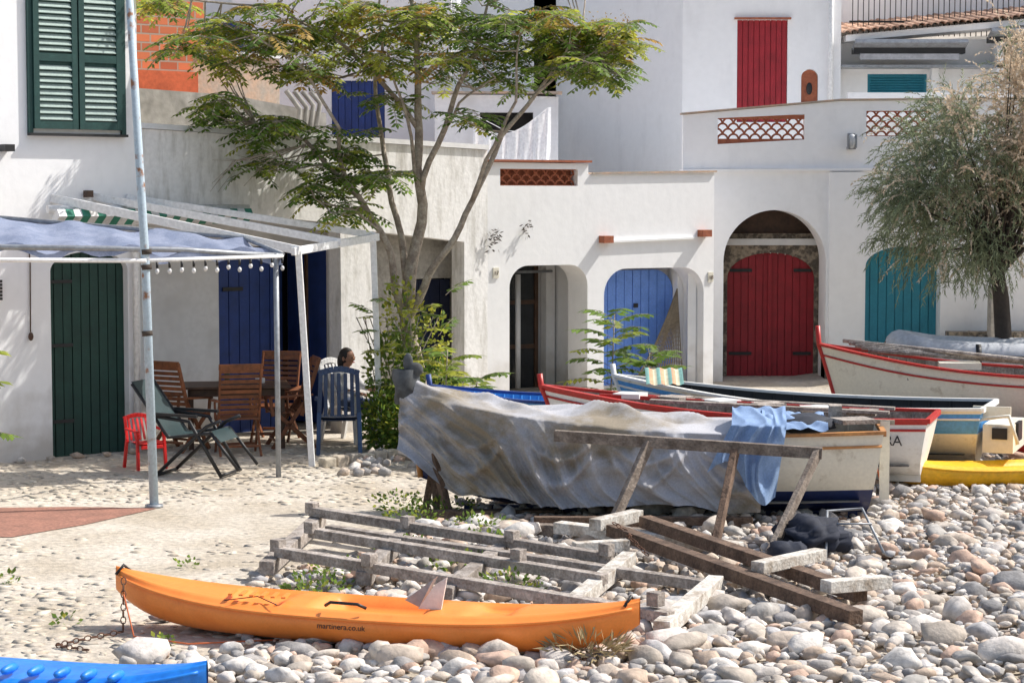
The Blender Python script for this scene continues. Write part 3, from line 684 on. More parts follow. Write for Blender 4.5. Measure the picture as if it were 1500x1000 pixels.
for pts, rs in B:
    P = []; RR = []
    for i in range(len(pts)-1):
        for k in range(4):
            t = k/4; p = Vector(pts[i]).lerp(Vector(pts[i+1]), t); p += Vector((noise.noise(p*1.7), noise.noise(p*1.7+Vector((9, 0, 0))), 0))*.09
            P.append(p); RR.append(rs[i]*(1-t)+rs[i+1]*t)
    P.append(Vector(pts[-1])); RR.append(rs[-1]); bp_ += [q for q in P if q.z > 2.3]
    mb.tube(P, RR, 0, 9)
C = [(-3.6, 4.95, .5, .3, 15, 'y'), (-2.9, 5.1, .5, .35, 18, 'y'), (-2.1, 5.15, .5, .38, 17, 'y'), (-1.2, 5.2, .5, .38, 16, 'y'), (-.35, 5.1, .5, .42, 18, 'g'), (.5, 5.05, .5, .4, 18, 'y'),
     (1.15, 4.95, .42, .3, 16, 'y'), (1.0, 4.6, .35, .2, 9, 'g'), (.15, 4.6, .45, .28, 9, 'g'), (-2.5, 4.65, .45, .22, 9, 'y'), (-1.65, 4.7, .4, .22, 6, 'y'), (-3.45, 4.2, .35, .2, 6, 'g'), (-2.85, 3.85, .5, .2, 9, 'g'),
     (-2.0, 3.78, .42, .22, 9, 'g'), (-2.3, 3.25, .42, .22, 9, 'g'), (-1.65, 3.35, .28, .2, 6, 'g'), (-.75, 4.7, .35, .28, 7, 'y'), (-3.2, 3.5, .3, .14, 4, 'g'), (-4.35, 5.5, .3, .15, 6, 'y'), (-2, 5.9, 1.5, .3, 10, 'g'), (0, 5.9, 1.2, .3, 10, 'g'), (-1.95, 2.9, .22, .15, 4, 'g'), (-1.55, 4.15, .35, .2, 3, 'g'), (-.5, 4.0, .3, .15, 3, 'g'), (-3.7, 3.95, .2, .15, 3, 'g')]
lm = MB()
for cx, cz, rx, rz_, n, pal in C:
    for k in range(n):
        r = rnd(); e = Vector((cx+rx*r.x, 25.2+1.0*r.y, cz+rz_*r.z))
        near = min(bp_, key=lambda q: (q-e).length+max(0, q.z-e.z)*.8); mid = near.lerp(e, .5)+Vector((0, 0, -.06))
        mb.tube([near, mid, e], [.012, .008, .005], 0, 5, False)
        nf = R.randint(6, 9); a0 = R.random()*6.28
        for f in range(nf):
            a = a0+f*6.28/nf+R.uniform(-.3, .3); d = Vector((math.cos(a), math.sin(a), R.uniform(-.1, .6)))
            mi = {'g': (0, 0, 0, 1), 'y': (1, 1, 0, 1, 0, 1, 1, 0, 2)}[pal]; mi = R.choice(mi)
            frond(lm, e, d, R.uniform(.28, .46), mi, 7, .025, .125, R.uniform(.5, 1.1))
        if pal == 'y' and R.random() < .4:
            for q in range(45):
                p = e+Vector((R.gauss(0, .07), R.gauss(0, .07), R.gauss(.03, .06))); d = rnd()*.05; o_ = rnd()*.012
                lm.add([p, p+d*.5+o_, p+d, p+d*.5-o_], [(0, 1, 2, 3)], 2)
for k in range(14):
    p = Vector((-2.9+R.uniform(-.5, .4), 24.9, 3.5)); mb.tube([(-2.5, 24.95, 3.7), p, p+Vector((-.3, .1, R.uniform(-.4, .2)))], [.01, .007, .003], 0, 4, False)
mb.build('trunk_and_limbs', [bark], TR); lm.build('leaves', [leaf, leafy, leafo, bark], TR)

def bush(cs, mats, sz=.05, asp=.35):
    mb = MB()
    for (c, r, n, mi) in cs:
        for i in range(n):
            v = rnd(); p = Vector(c)+Vector((v.x*r[0], v.y*r[1], v.z*r[2])); d = (v+rnd()*.8+Vector((0, 0, .3))).normalized()*sz*R.uniform(.6, 1.4); e = d.cross(rnd()).normalized()*sz*asp
            mb.add([p, p+d*.5+e, p+d, p+d*.5-e], [(0, 1, 2, 3)], mi if R.random() < .75 else (mi+1) % len(mats))
    return mb
mb = bush([((-1.5, 24.7, .35), (.32, .35, .42), 1300, 0), ((-1.15, 24.5, .3), (.42, .3, .36), 1500, 0), ((-.95, 24.9, .75), (.3, .25, .35), 500, 0), ((-1.5, 25.0, .95), (.3, .3, .45), 600, 0), ((-1.35, 25.2, 1.5), (.28, .25, .6), 380, 1), ((-.95, 25.2, 1.3), (.2, .2, .4), 150, 1)], [leaf, leafy], .07)
for k in range(34):
    a = R.random()*6.28; p = (-1.25+R.uniform(-.45, .6), 24.9+R.uniform(-.3, .3), R.uniform(.4, 1.9)); frond(mb, p, Vector((math.cos(a), math.sin(a)-.4, .5)), .42, R.choice((0, 1)), 8, .026, .13)
for k in range(12): mb.tube([(-1.4, 25.2, .1), (-1.4+R.uniform(-.3, .3), 25.1, .8), (-1.4+R.uniform(-.6, .6), 25, 1.6)], .008, 2, 4)
mb.build('garden_shrub', [leaf, leafy, bark, bark])
def sapling(name, base, h, n, lean, pal, L=.5):
    mb = MB(); b = Vector(base); t = b+Vector((lean[0], lean[1], h)); mb.tube([b, b.lerp(t, .5)+Vector((.02, 0, .03)), t], [.015, .01, .006], 3, 5)
    for k in range(n):
        q = .35+.65*k/n; p = b.lerp(t, q); a = k*2.4; frond(mb, p, Vector((math.cos(a), math.sin(a), .35+.5*q)), L*(1.1-.4*q), R.choice(pal), 9, .034, .18, .8)
    return mb.build(name, [leaf, leafy, leafo, bark])
sapling('ailanthus_sapling', (1.15, 24.9, .05), 1.6, 24, (.1, 0), (0, 0, 1), .62)
sapling('ailanthus_sapling', (1.55, 25.2, .05), 1.1, 20, (.15, 0), (0, 0), .6)
sapling('ailanthus_sapling', (-.85, 23.8, 0), 1.3, 16, (.1, 0), (1, 1, 0), .5)
sapling('ailanthus_sapling', (-.6, 24.1, 0), .95, 14, (.2, 0), (1, 0), .5)
sapling('ailanthus_sapling', (-5.42, 20.3, .0), 1.95, 8, (.15, 0), (1, 0), .4)
mb = bush([((x, y, .08), (.3, .25, .1), 160, 0) for x, y in ((-1.35, 16.3), (-.9, 17.2), (-.4, 16.5), (.0, 15.6), (-1.5, 15.5), (-.2, 17.6), (-.9, 18.9), (-.6, 19.5), (-1.1, 19.9), (-.3, 18.5))]+[((x, y, .03), (.1, .1, .05), 25, 0) for x, y in ((-3.2, 14.5), (-2.7, 16.8), (-2.4, 13.8), (-4, 16.1))], [leaf, leafy], .045)
mb.build('beach_weeds', [leaf, leafy])
mb = bush([((.5, 13.25, .1), (.25, .15, .1), 350, 0)], [leafo], .12, .06); mb.build('dry_grass', [M('dry_grass', (.45, .36, .2), .9, island=.3)])

# ---------------------------------------------------------------- tamarisk
TM = group('tamarisk_tree')
mb = MB(); base = Vector((6.7, 27.6, .1))
mb.tube([base, (6.66, 27.6, .9), (6.6, 27.6, 1.7), (6.5, 27.6, 2.3)], [.15, .12, .11, .08], 0, 9); mb.tube([base+Vector((.35, .1, 0)), (7.1, 27.7, 1.0), (7.2, 27.8, 2.2)], [.09, .08, .06], 0, 8)
lm = MB(); ends = []
lob = [(5.6, 2.75, .55, .55), (5.7, 3.45, .6, .55), (6.3, 2.85, .7, .6), (6.5, 3.65, .8, .65), (5.95, 4.1, .3, .3), (7.0, 3.1, .7, .8), (7.05, 4.05, .65, .6), (7.7, 3.5, .7, .9), (6.7, 4.7, .18, .4), (6.2, 2.3, .5, .3), (7.25, 4.6, .28, .38), (5.35, 3.1, .3, .3)]
for cx, cz, rx, rz_ in lob:
    for k in range(int(76*rx*rz_)+8):
        v = rnd(); e = Vector((cx+rx*v.x, 27.75+.95*v.y, cz+rz_*v.z)); gv = Vector(((e.x-6.5)/1.6, (e.y-27.75)/1.2, (e.z-3.4)/1.4))
        ends.append((e, gv))
        if k % 5 == 0:
            mb.tube([(6.55, 27.6, 2.0), Vector((6.55, 27.6, 2.2)).lerp(e, .45)+Vector((0, 0, .15)), e], [.03, .014, .004], 0, 5, False)
for e, v in ends:
    bl = (v.z*.4+v.x*.5+R.gauss(0, .28))
    for j in range(11):
        d = (v*.6+rnd()*.9+Vector((0, 0, .5))).normalized(); p = e+rnd()*.2; L = R.uniform(.28, .62)
        lit_bloom = bl+R.gauss(0, .18) > .08  # more pale plumes up and right: blossom plus sunlit side painted in
        seg = 11
        for q in range(seg):
            p = p+d*L/seg; d = (d+Vector((0, 0, -.14))+rnd()*.1).normalized()
            for h in range(2):
                a = (d*.9+rnd()*.7).normalized()*(.085 if not lit_bloom else .055); b_ = a.cross(rnd()).normalized()*(.0075 if not lit_bloom else .014)
                lm.add([p-b_, p+b_, p+a], [(0, 1, 2)], 1 if lit_bloom else 0)
mb.build('trunk_and_limbs', [barkd], TM); lm.build('foliage', [tamg, tamb], TM)

# ---------------------------------------------------------------- boats
def make_hull(L, beam, H, sb, ss, rake=.25, tw=.6, double=False, keelrise=.25):
    def wd(t):
        a = (1-t**2.8)**.85
        if double: b = (1-(1-t)**3.2)**.8
        else: b = tw+(1-tw)*math.sin(min(1, t/.45)*math.pi/2)
        return beam/2*a*b
    def zg(t): return H+sb*t**3+ss*(1-t)**3
    def zk(t): return keelrise*max(0, (t-.7)/.3)**2*H+(keelrise*max(0, (.3-t)/.3)**2*H if double else .06*max(0, .2-t))
    def pt(t, q, sg, inn=0):
        w_ = max(wd(t)-inn, 0); z0 = zk(t)+inn*1.0
        y = sg*w_*(1-(1-q)**2.1)**.62; z = z0+(zg(t)-z0)*q**1.05
        x = t*L+rake*(q**1.2)*t**8-(rake*.7*(q**1.2)*(1-t)**8 if double else .12*q*(1-t)**8)
        return (x, y, z)
    return wd, zg, zk, pt
def boat(name, stern, bow, z0, L, beam, H, sb, ss, mats, bandf, rim, extra=None, tilt=0, stem=.14, **kw):
    G_ = group(name); wd, zg, zk, pt = make_hull(L, beam, H, sb, ss, **kw)
    ang = math.atan2(bow[1]-stern[1], bow[0]-stern[0])
    G_.location = (stern[0], stern[1], z0); G_.rotation_euler = (tilt, 0, ang)
    mb = MB(); nt, nq = 44, 18
    for sg in (1, -1):
        for inn in (0, .035):
            P = [[pt(i/nt, j/nq, sg, inn) for i in range(nt+1)] for j in range(nq+1)]
            for j in range(nq):
                mi = bandf((j+.5)/nq) if inn == 0 else len(mats)-1
                mb.grid([P[j], P[j+1]], mi)
    if not kw.get('double'):
        for x_ in (0, .035):
            A_ = [(pt(0, j/nq, 1)[0]+x_, pt(0, j/nq, 1)[1], pt(0, j/nq, 1)[2]) for j in range(nq+1)]; B_ = [(p[0], -p[1], p[2]) for p in A_]
            for j in range(nq): mb.add([A_[j], A_[j+1], B_[j+1], B_[j]], [(0, 1, 2, 3)], bandf((j+.5)/nq))
        mb.beam((-.12, -wd(0), zg(0)), (-.12, wd(0), zg(0)), .05, .05, rim)
    for sg in (1, -1):
        pts = [pt(i/nt, 1, sg) for i in range(nt+1)]
        for a, b in zip(pts[:-1], pts[1:]): mb.beam((a[0], a[1], a[2]+.012), (b[0], b[1], b[2]+.012), .075, .03, rim)
        pts = [pt(i/nt, .86, sg) for i in range(nt+1)]
        mb.tube([(p[0], p[1]+sg*.008, p[2]) for p in pts], .014, rim, 5)
    fl = [[(t*L, sg*max(0, wd(t)*.8), .14+zk(t)) for t in [i/20*.93+.02 for i in range(21)]] for sg in (-1, 1)]
    mb.grid(fl, len(mats)-1)
    for t in (.22, .48, .72):
        mb.box((t*L, 0, zg(t)-.17), (.22, wd(t)*1.86, .03), len(mats)-1)
    for i in range(1, 17):
        t = i/18
        for sg in (1, -1): mb.tube([pt(t, q, sg, .045) for q in (.3, .5, .7, .85, .98)], .013, len(mats)-1, 5, False)
    s1 = pt(1, 1, 1)
    mb.tube([pt(1, q, 1) for q in (0, .15, .3, .5, .7, .85, 1)]+[(s1[0]+.02, 0, s1[2]+stem)], [.03]*6+[.035, .035], rim, 6)
    mb.beam((0, 0, -.02), (L*.9, 0, -.02), .05, .07, 0)
    if extra: extra(mb, wd, zg, zk, pt)
    mb.build('hull', mats, G_)
    return G_, (wd, zg, zk, pt)

def exb(mb, wd, zg, zk, pt):
    mb.box((-.16, .0, .5), (.09, .05, .75), 1); mb.beam((-.25, 0, .86), (.25, 0, .88), .04, .04, 4)
    for i in range(12): mb.tube([(.3+R.uniform(0, .6), R.uniform(-.4, .4), .55), (.6+R.uniform(0, .6), R.uniform(-.4, .4), .85)], .02, 4, 5)
CB, fn = boat('covered_fishing_boat', (3.38, 19.35), (-.95, 19.85), .07, 4.3, 1.5, .76, .3, .04, [boatn, cream, boatb, orangetrim, inside], lambda q: 0 if q < .34 else 1, 3, exb, keelrise=.35, rake=.15)
wd, zg, zk, pt = fn; L = 4.3
mb = MB(); P = []
NX, NY = 300, 110
for i in range(NX+1):
    t = .235+.775*i/NX; tt = min(t, .999); x = t*L; wv = wd(tt)+.03; z = zg(tt)+.03; row = []
    x += .15*tt**8
    low = .13+.035*math.sin(t*17)+.05*noise.noise(Vector((t*9, 0, 0)))+.42*sm((t-.88)/.13)
    ridge = .12+.05*math.sin(t*14)+.04*sm((t-.6)/.3)
    for j in range(NY+1):
        q = j/NY
        if q < .12: a = q/.12; y = -wv-.02; zz = z-.3*(1-a)
        elif q < .4:
            a = (q-.12)/.28; y = -wv+2*wv*a
            zz = z+ridge*math.sin(math.pi*a)**.8-.1*abs(math.sin(a*4+t*13))*math.sin(math.pi*a)
            zz += .06*noise.noise(Vector((t*14, a*5, 4)))*math.sin(math.pi*a)
        else:
            a = (q-.4)/.6; zz = z-(z-low)*a; y = wv+.03+.07*a
            wob = noise.noise(Vector((t*4, a*1.3, 1)))
            amp = .6+1.0*max(0, noise.noise(Vector((t*5, 3, 0)))+.35)
            ph = t*31+3.6*wob+a*(6*sm((t-.5)/.3)+1.4)
            fold = (.1*(1-abs(math.sin(ph)))**1.5+.045*(1-abs(math.sin(ph*2.3+1)))**2)*min(1, .12+a*1.6)*amp
            # catenary swags hanging from the gunwale ties
            uu = (t*5.2) % 1; cat = .18+.55*math.sin(math.pi*uu)
            sw = .085*math.exp(-((a-cat)/.07)**2)*math.sin(math.pi*uu)+.05*math.exp(-((a-cat*.6)/.05)**2)*math.sin(math.pi*uu)
            y += fold+sw+.03*noise.noise(Vector((t*26, a*7, 0)))+.05*noise.noise(Vector((t*7, a*2, 7)))*a
        row.append((x, y, zz))
    P.append(row)
mb.grid(P, 0)
mb.build('canvas_cover', [M('canvas_cover', (.46, .46, .49), .95, (.26, .22, .165), .9, .44, .6, .15, 60, fine=.12, stretch=(1, 1, 1.2))], CB)
mb = MB(); P = []
for i in range(20):
    t = i/19; P.append([(L+.12-.12*math.cos(a)+.03*t+.02*math.sin(5*a+t*6), (.07+.04*math.sin(math.pi*t))*math.sin(a), .98+.34*t) for a in [k*2*math.pi/14 for k in range(15)]])
mb.grid(P, 0); mb.ell((L+.05, 0, 1.32), (.08, .05, .07), 0); mb.ell((L+.12, 0, 1.38), (.05, .03, .1), 0)
mb.build('bow_wrap', [M('dark_canvas', (.1, .11, .12), .9, (.05, .05, .05), 5)], CB)
mb = MB(); P = []
for i in range(61):
    s_ = i/60; row = []
    for j in range(51):
        a = j/50; wob = noise.noise(Vector((s_*3, a*2, 2)))
        if a < .35:
            x = .78+.5*s_; y = .1+.74*(a/.35); zz = .99-.08*(a/.35)+.025*(1-abs(math.sin(s_*9+a*5+wob*3)))
        else:
            b = (a-.35)/.65; x = .78+.5*s_+.16*b+.12*b*(s_-.5); ph = s_*10+2.5*wob+b*1.5
            y = .92+.08*(1-abs(math.sin(ph)))**1.5*(.4+b)+.02*math.sin(ph*2.3); zz = .92-b*(.66-.3*s_+.12*math.sin(s_*7))
        row.append((x, y, zz))
    P.append(row)
mb.grid(P, 0)
P = []
for i in range(41):
    s_ = i/40; P.append([(.4+.6*s_, -.5+1.25*a, .87+.1*math.sin(math.pi*a)*s_+.05*noise.noise(Vector((s_*5, a*6, 0)))+.03*(1-abs(math.sin(s_*8+a*7)))-.1*max(0, a-.85)) for a in [k/30 for k in range(31)]])
mb.grid(P, 0)
mb.build('blue_cloth', [bcloth], CB)
mb = MB(); mb.ell((.62, .2, .86), (.3, .3, .09), 0, 20, 10, lambda v: v*(1+.3*noise.noise(v*2.5))); mb.box((.15, .25, .9), (.35, .3, .04), 1, rz=.4); mb.box((.3, -.2, .93), (.12, .2, .14), 1)
mb.build('stowed_gear', [M('dark_gear', (.03, .035, .05)), wood_g], CB)
mb = MB()
mb.beam((.38, 18.25, .93), (2.72, 17.85, .82), .08, .1, 0)
mb.beam((1.22, 18.1, .88), (.78, 17.65, .02), .05, .1, 0); mb.beam((1.98, 18.0, .85), (1.72, 17.35, .0), .06, .1, 1); mb.beam((2.68, 17.85, .82), (2.12, 16.9, .03), .05, .1, 0)
mb.beam((.05, 18.2, .1), (1.5, 17.9, .08), .12, .1, 0); mb.beam((.6, 18.0, .05), (2.4, 17.4, .08), .15, .05, 0); mb.beam((.2, 18.5, .12), (2.2, 18.6, .1), .1, .08, 1)
mb.build('wooden_trestle', [wood_d, wood_b], bevel=.006)
mb = MB()
for p, q in (((-.72, 19.6, 0), (-.78, 19.75, .75)), ((-.6, 19.4, 0), (-.75, 19.6, .6)), ((-.85, 19.8, 0), (-.7, 19.7, .8))): mb.beam(p, q, .07, .07, 0)
mb.beam((-.85, 19.3, .05), (.4, 19.4, .05), .15, .08, 0); mb.beam((1.5, 19.8, .04), (1.6, 18.9, .04), .14, .08, 0); mb.beam((3.0, 19.9, .04), (3.05, 18.9, .04), .14, .08, 0)
mb.build('boat_props', [wood_b])

mb = MB()
def fb(x1, y1, x2, y2, z1=.14, z2=.14, w_=.1, h=.08, mi=0): mb.beam((x1, y1, z1), (x2, y2, z2), w_, h, mi)
fb(-1.8, 18.3, .78, 16.1, .24, .2); fb(-1.7, 17.25, .7, 15.3, .22, .18); fb(-1.88, 16.3, 1.1, 14.0, .22, .16); fb(-1.6, 17.7, 1.5, 15.25, .17, .14)
for a in ((-1.75, 18.5, -1.95, 16.1), (-.9, 17.95, -1.15, 15.65), (-.02, 17.15, -.5, 15.0), (.95, 16.45, .4, 14.5), (1.55, 15.4, 1.02, 13.8)): fb(*a, .14, .12, .12, .11, 1 if a[0] in (.95, 1.55) else 0)
fb(.5, 16.45, .95, 16.6, .22, .22, .1, .1, 1)
for x, y in ((-1.8, 18.3), (-.9, 17.5), (0, 16.75), (.75, 16.1), (-1.88, 16.3), (-1.1, 15.65), (1.0, 14.1), (-1.7, 17.2), (.05, 15.85)): mb.box((x, y, .27), (.1, .09, .1), 0, rz=-.7)
mb.build('slipway_frame', [wood_g, wood_w], bevel=.006)
mb = MB()
fb(.85, 17.25, 2.38, 14.0, .24, .16, .12, .1); fb(1.15, 17.6, 2.55, 14.8, .26, .16, .12, .1); fb(.4, 17.9, 1.9, 16.9, .16, .14, .14, .1, 1)
fb(1.85, 15.3, 2.42, 15.9, .27, .27, .12, .09, 1); fb(2.25, 14.55, 2.75, 14.85, .27, .25, .12, .09, 1); fb(.7, 17.2, 1.1, 17.75, .29, .29, .12, .1, 1)
mb.build('boat_cradle_timbers', [wood_b, wood_w], bevel=.006)
mb = MB()
def chain(pts, r=.018, step=.045):
    P = [Vector(p) for p in pts]; k = 0
    for a, b in zip(P[:-1], P[1:]):
        n = max(1, int((b-a).length/step)); d = (b-a).normalized()
        sd = d.cross(Vector((0, 0, 1))).normalized() if abs(d.z) < .9 else Vector((1, 0, 0)); up = sd.cross(d)
        for i in range(n):
            c = a.lerp(b, (i+.5)/n); o_ = up if k % 2 else sd
            mb.tube([c+d*step*.62*math.cos(t)+o_*r*math.sin(t) for t in [q*math.pi/4 for q in range(9)]], .005, 0, 4, False); k += 1
chain([(.85, 17.1, .33), (1.0, 16.9, .25), (.95, 16.6, .3), (1.1, 16.4, .17)]); chain([(-2.74, 14.3, .38), (-2.72, 14.15, .04)]); chain([(-2.72, 14.15, .03), (-2.95, 13.95, .02), (-3.1, 13.75, .02), (-2.85, 13.6, .02)])
mb.build('mooring_chain', [chain_m])

def exs(mb, wd, zg, zk, pt):
    mb.beam((.4, -.1, .66), (3.4, .2, .76), .04, .04, 3)
    for i in range(6): mb.box((.6+.5*i, .05, .66+.02*i), (.3, .3, .05), 1 if i % 2 else 4, rz=.3*i)
    for y0 in (-.2, .25): mb.beam((.3, y0, .68), (2.8, y0+.1, .74), .12, .03, 4)
SB, f2 = boat('red_trim_rowboat', (4.24, 21.1), (.55, 22.3), .17, 3.87, 1.35, .6, .22, .03, [boatw, boatw, boatr, boatr, wood_g], lambda q: 2 if .92 < q else 1, 2, exs, tw=.75)
cu = bpy.data.curves.new('boat_name', 'FONT'); cu.body = 'SARA'; cu.size = .15; cu.extrude = .003; cu.space_character = .9; cu.materials.append(black)
o = bpy.data.objects.new('boat_name', cu); scn.collection.objects.link(o); o.parent = SB; o.rotation_euler = (rad(87), 0, rad(184)); o.location = (.46, f2[0](.1)+.015, .38)
def exl(mb, wd, zg, zk, pt):
    mb.box((-.28, .0, .34), (.32, .9, .3), 1); mb.box((-.45, .1, .4), (.04, .3, .2), 5); mb.box((-.2, .35, .62), (.4, .04, .12), 1)
    mb.box((-.3, .46, .4), (.16, .02, .12), 5); mb.tube([(-.1, .5, .55), (-.4, .5, .6), (-.5, .5, .3)], .02, 1)
BB, f3 = boat('blue_rowboat', (5.1, 22.3), (1.55, 23.7), .14, 3.95, 1.4, .6, .24, .05, [cream, cream, boatb, boatw, inside, black], lambda q: 2 if .6 < q < .93 else 0, 3, exl, tw=.8)
mb = MB(); P = []
for i in range(31):
    s_ = i/30; P.append([(1.5+.42*s_, 23.4-.62*a, 1.08+.05*math.sin(a*3)-.28*max(0, a-.6)+.01*math.sin(s_*20)) for a in [k/16 for k in range(17)]])
for k in range(30): mb.grid([P[k], P[k+1]], (k//3) % 3)
mb.build('striped_towel', [M('towel_teal', (.3, .58, .52)), M('towel_orange', (.75, .42, .25)), M('towel_cream', (.75, .7, .5))])
def exw(mb, wd, zg, zk, pt):
    for k in range(5): mb.tube([(.6+.2*k, -.35+.15*k, .8+.03*k), (3.3+.1*k, .2-.12*k, .98+.02*k)], .025, 4, 6)
    mb.box((2.2, .1, .82), (.5, .35, .08), 1, rz=.2); mb.box((1.2, -.1, .84), (.4, .4, .1), 4, rz=.5)
boat('white_fishing_boat', (7.55, 24.2), (4.0, 25.5), .2, 3.7, 1.5, .72, .3, .02, [boatr, cream, boatr, boatr, wood_g], lambda q: 0 if q < .25 else 1, 2, exw, stem=.24)
boat('blue_dinghy', (1.0, 23.0), (-.58, 23.2), .35, 1.7, 1.0, .42, .14, .02, [boatw, boatb, boatb, navy, boatb], lambda q: 0 if q < .6 else 1, 3)
mb = MB()
pts = [(2.2, .55, .0), (1.2, .56, 0), (.4, .5, .03), (.05, .28, .1), (-.05, 0, .13), (.05, -.28, .1), (.4, -.5, .03), (1.2, -.56, 0), (2.2, -.55, 0)]
PP = []
for i in range(len(pts)-1):
    for k in range(5): PP.append(Vector(pts[i]).lerp(Vector(pts[i+1]), k/5))
PP.append(Vector(pts[-1])); PP = [PP[0]]+[(PP[i-1]+PP[i]+PP[i+1])/3 for i in range(1, len(PP)-1)]+[PP[-1]]
mb.tube([Vector((2.45, .55, 0))]+PP+[Vector((2.45, -.55, 0))], [.04]+[.2]*len(PP)+[.04], 0, 14)
mb.tube([p+Vector((0, (.19 if p.y > 0 else -.19), .02)) if abs(p.y) > .2 else p+Vector((-.18, 0, .02)) for p in PP], .03, 1, 6)
mb.bx(.3, 2.1, -.42, .42, -.1, -.05, 1); mb.bx(2.0, 2.05, -.4, .4, -.12, .25, 1)
for x in (.9, 1.6): mb.tube([(x, -.55, 0), (x+.07, -.55, 0)], .205, 1, 14)
mb.box((1.25, 0, .12), (.22, .9, .03), 2)
for x in (.6, 1.8): mb.box((x, 0, -.38), (.12, 1.2, .4), 3)
mb.build('inflatable_dinghy', [rubber, black, whitepl, wood_g], None, (5.2, 27.2, .98), rad(-8))

# ---------------------------------------------------------------- kayaks
def kayak(name, a, b, z0, hw, h, cockpits, tiltx=0):
    G_ = group(name); a = Vector(a); b = Vector(b); L = (b-a).length
    G_.location = (a.x, a.y, z0); G_.rotation_euler = (tiltx, 0, math.atan2(b.y-a.y, b.x-a.x))
    mb = MB(); NT = 90; P = []; nd, nh = 24, 16
    for i in range(NT+1):
        t = i/NT; e = abs(2*t-1); w_ = hw*max(0, 1-e**2.3)**.8+.012
        zs = h*(.66+.42*e**3.2); zk = h*(.62*e**7+.1*e**3)
        row = []
        for j in range(nd+1):
            y = w_*math.cos(math.pi*j/nd); f = abs(y)/w_
            z = zs+.055*(1-f**2)+.015*math.exp(-((f-.72)/.1)**2)
            for c, r_, dp in cockpits:
                z -= dp*sm((r_-abs(t-c))/.03)*sm((.72-f)/.18)
            row.append((t*L, y, z))
        for j in range(1, nh):
            aa = math.pi*j/nh; y = -w_*math.copysign(abs(math.cos(aa))**.7, math.cos(aa)); row.append((t*L, y, zs-(zs-zk)*math.sin(aa)**.85))
        row.append(row[0]); P.append(row)
    mb.grid(P, 0)
    mb.f = [tuple(reversed(f)) for f in mb.f]
    for sg in (1, -1):
        mb.tube([(r[0 if sg > 0 else nd][0], r[0 if sg > 0 else nd][1], r[0][2]) for r in P[1:-1]], .011, 0, 6)
    return G_, mb, L
K1, mb, L = kayak('orange_kayak', (-2.83, 14.5), (.84, 13.3), .02, .37, .33, [(.3, .06, .05), (.52, .11, .1), (.74, .05, .05)])
mb.tube([(1.75, -.3, .29), (1.8, -.33, .32), (2.0, -.34, .32), (2.05, -.31, .29)], .012, 1, 6)
for x in (.06, L-.06): mb.tube([(x-.03, -.06, .36), (x, 0, .42), (x+.03, .06, .36)], .012, 1, 6)
mb.tube([(1.0, -.31, .28), (1.2, -.2, .3), (1.4, -.32, .275)], .004, 1, 5)
for i in range(6): mb.box((1.0+.08*i, -.17, .31), (.03, .16, .012), 0, rz=.2)
mb.build('hull', [orange, black], K1)
mb = MB(); mb.slab([(0, 0), (.16, 0), (.2, .22), (.12, .17)], 0, .025, 0); mb.slab([(.0, 0.005), (-.1, .05), (.1, .2)], .03, .16, 1)
mb.build('backrest', [whitepl, grey_m], K1, (2.35, -.12, .27), .1)
cu = bpy.data.curves.new('hull_lettering', 'FONT'); cu.body = 'martinera.co.uk'; cu.size = .055; cu.extrude = .001; cu.materials.append(black)
o = bpy.data.objects.new('hull_lettering', cu); scn.collection.objects.link(o); o.parent = K1; o.rotation_euler = (rad(82), 0, 0); o.location = (1.72, -.382, .15)
K2, mb, L = kayak('yellow_kayak', (3.85, 21.2), (6.9, 21.9), .02, .34, .3, [(.5, .15, .1)]); mb.build('hull', [yellowk], K2)
K3, mb, L = kayak('blue_kayak', (-4.9, 12.5), (-1.75, 11.6), .05, .36, .28, [(.45, .06, .05)])
for i in range(16): mb.ell((.25+i*.17, -.2, .28), (.03, .1, .03), 0, 8, 6)
mb.build('hull', [bluek], K3)
K4, mb, L = kayak('red_kayak', (5.5, 23.2), (8.6, 23.0), .1, .36, .34, [(.5, .15, .08)]); mb.build('hull', [boatr], K4)
mb = MB()
mb.tube([(-2.75, 14.3, .3), (-2.6, 13.9, .05), (-2.2, 13.75, .03), (-1.5, 13.9, .03)], .006, 0, 5); mb.tube([(3.4, 19.4, .8), (3.7, 20.3, .15), (3.9, 20.9, .1)], .008, 0, 5)
mb.build('orange_rope', [M('orange_rope', (.6, .15, .05))])
mb = MB()
mb.ell((2.55, 17.2, .17), (.3, .24, .18), 0, 30, 18, lambda v: v*(1+.5*noise.noise(v*2.5)+.12*noise.noise(v*7)))
mb.ell((2.3, 16.9, .1), (.18, .16, .1), 0, 20, 12, lambda v: v*(1+.4*noise.noise(v*3+Vector((4, 0, 0)))))
mb.build('dark_bag', [M('dark_cloth', (.02, .025, .045), .8)])
mb = MB(); mb.tube([(2.6, 16.8, .05), (2.7, 17.4, .38), (3.0, 17.4, .4), (3.1, 16.9, .1)], .012, 0, 6); mb.tube([(2.75, 17.2, .3), (3.05, 17.2, .3)], .01, 0, 6); mb.build('metal_bracket', [grey_m])

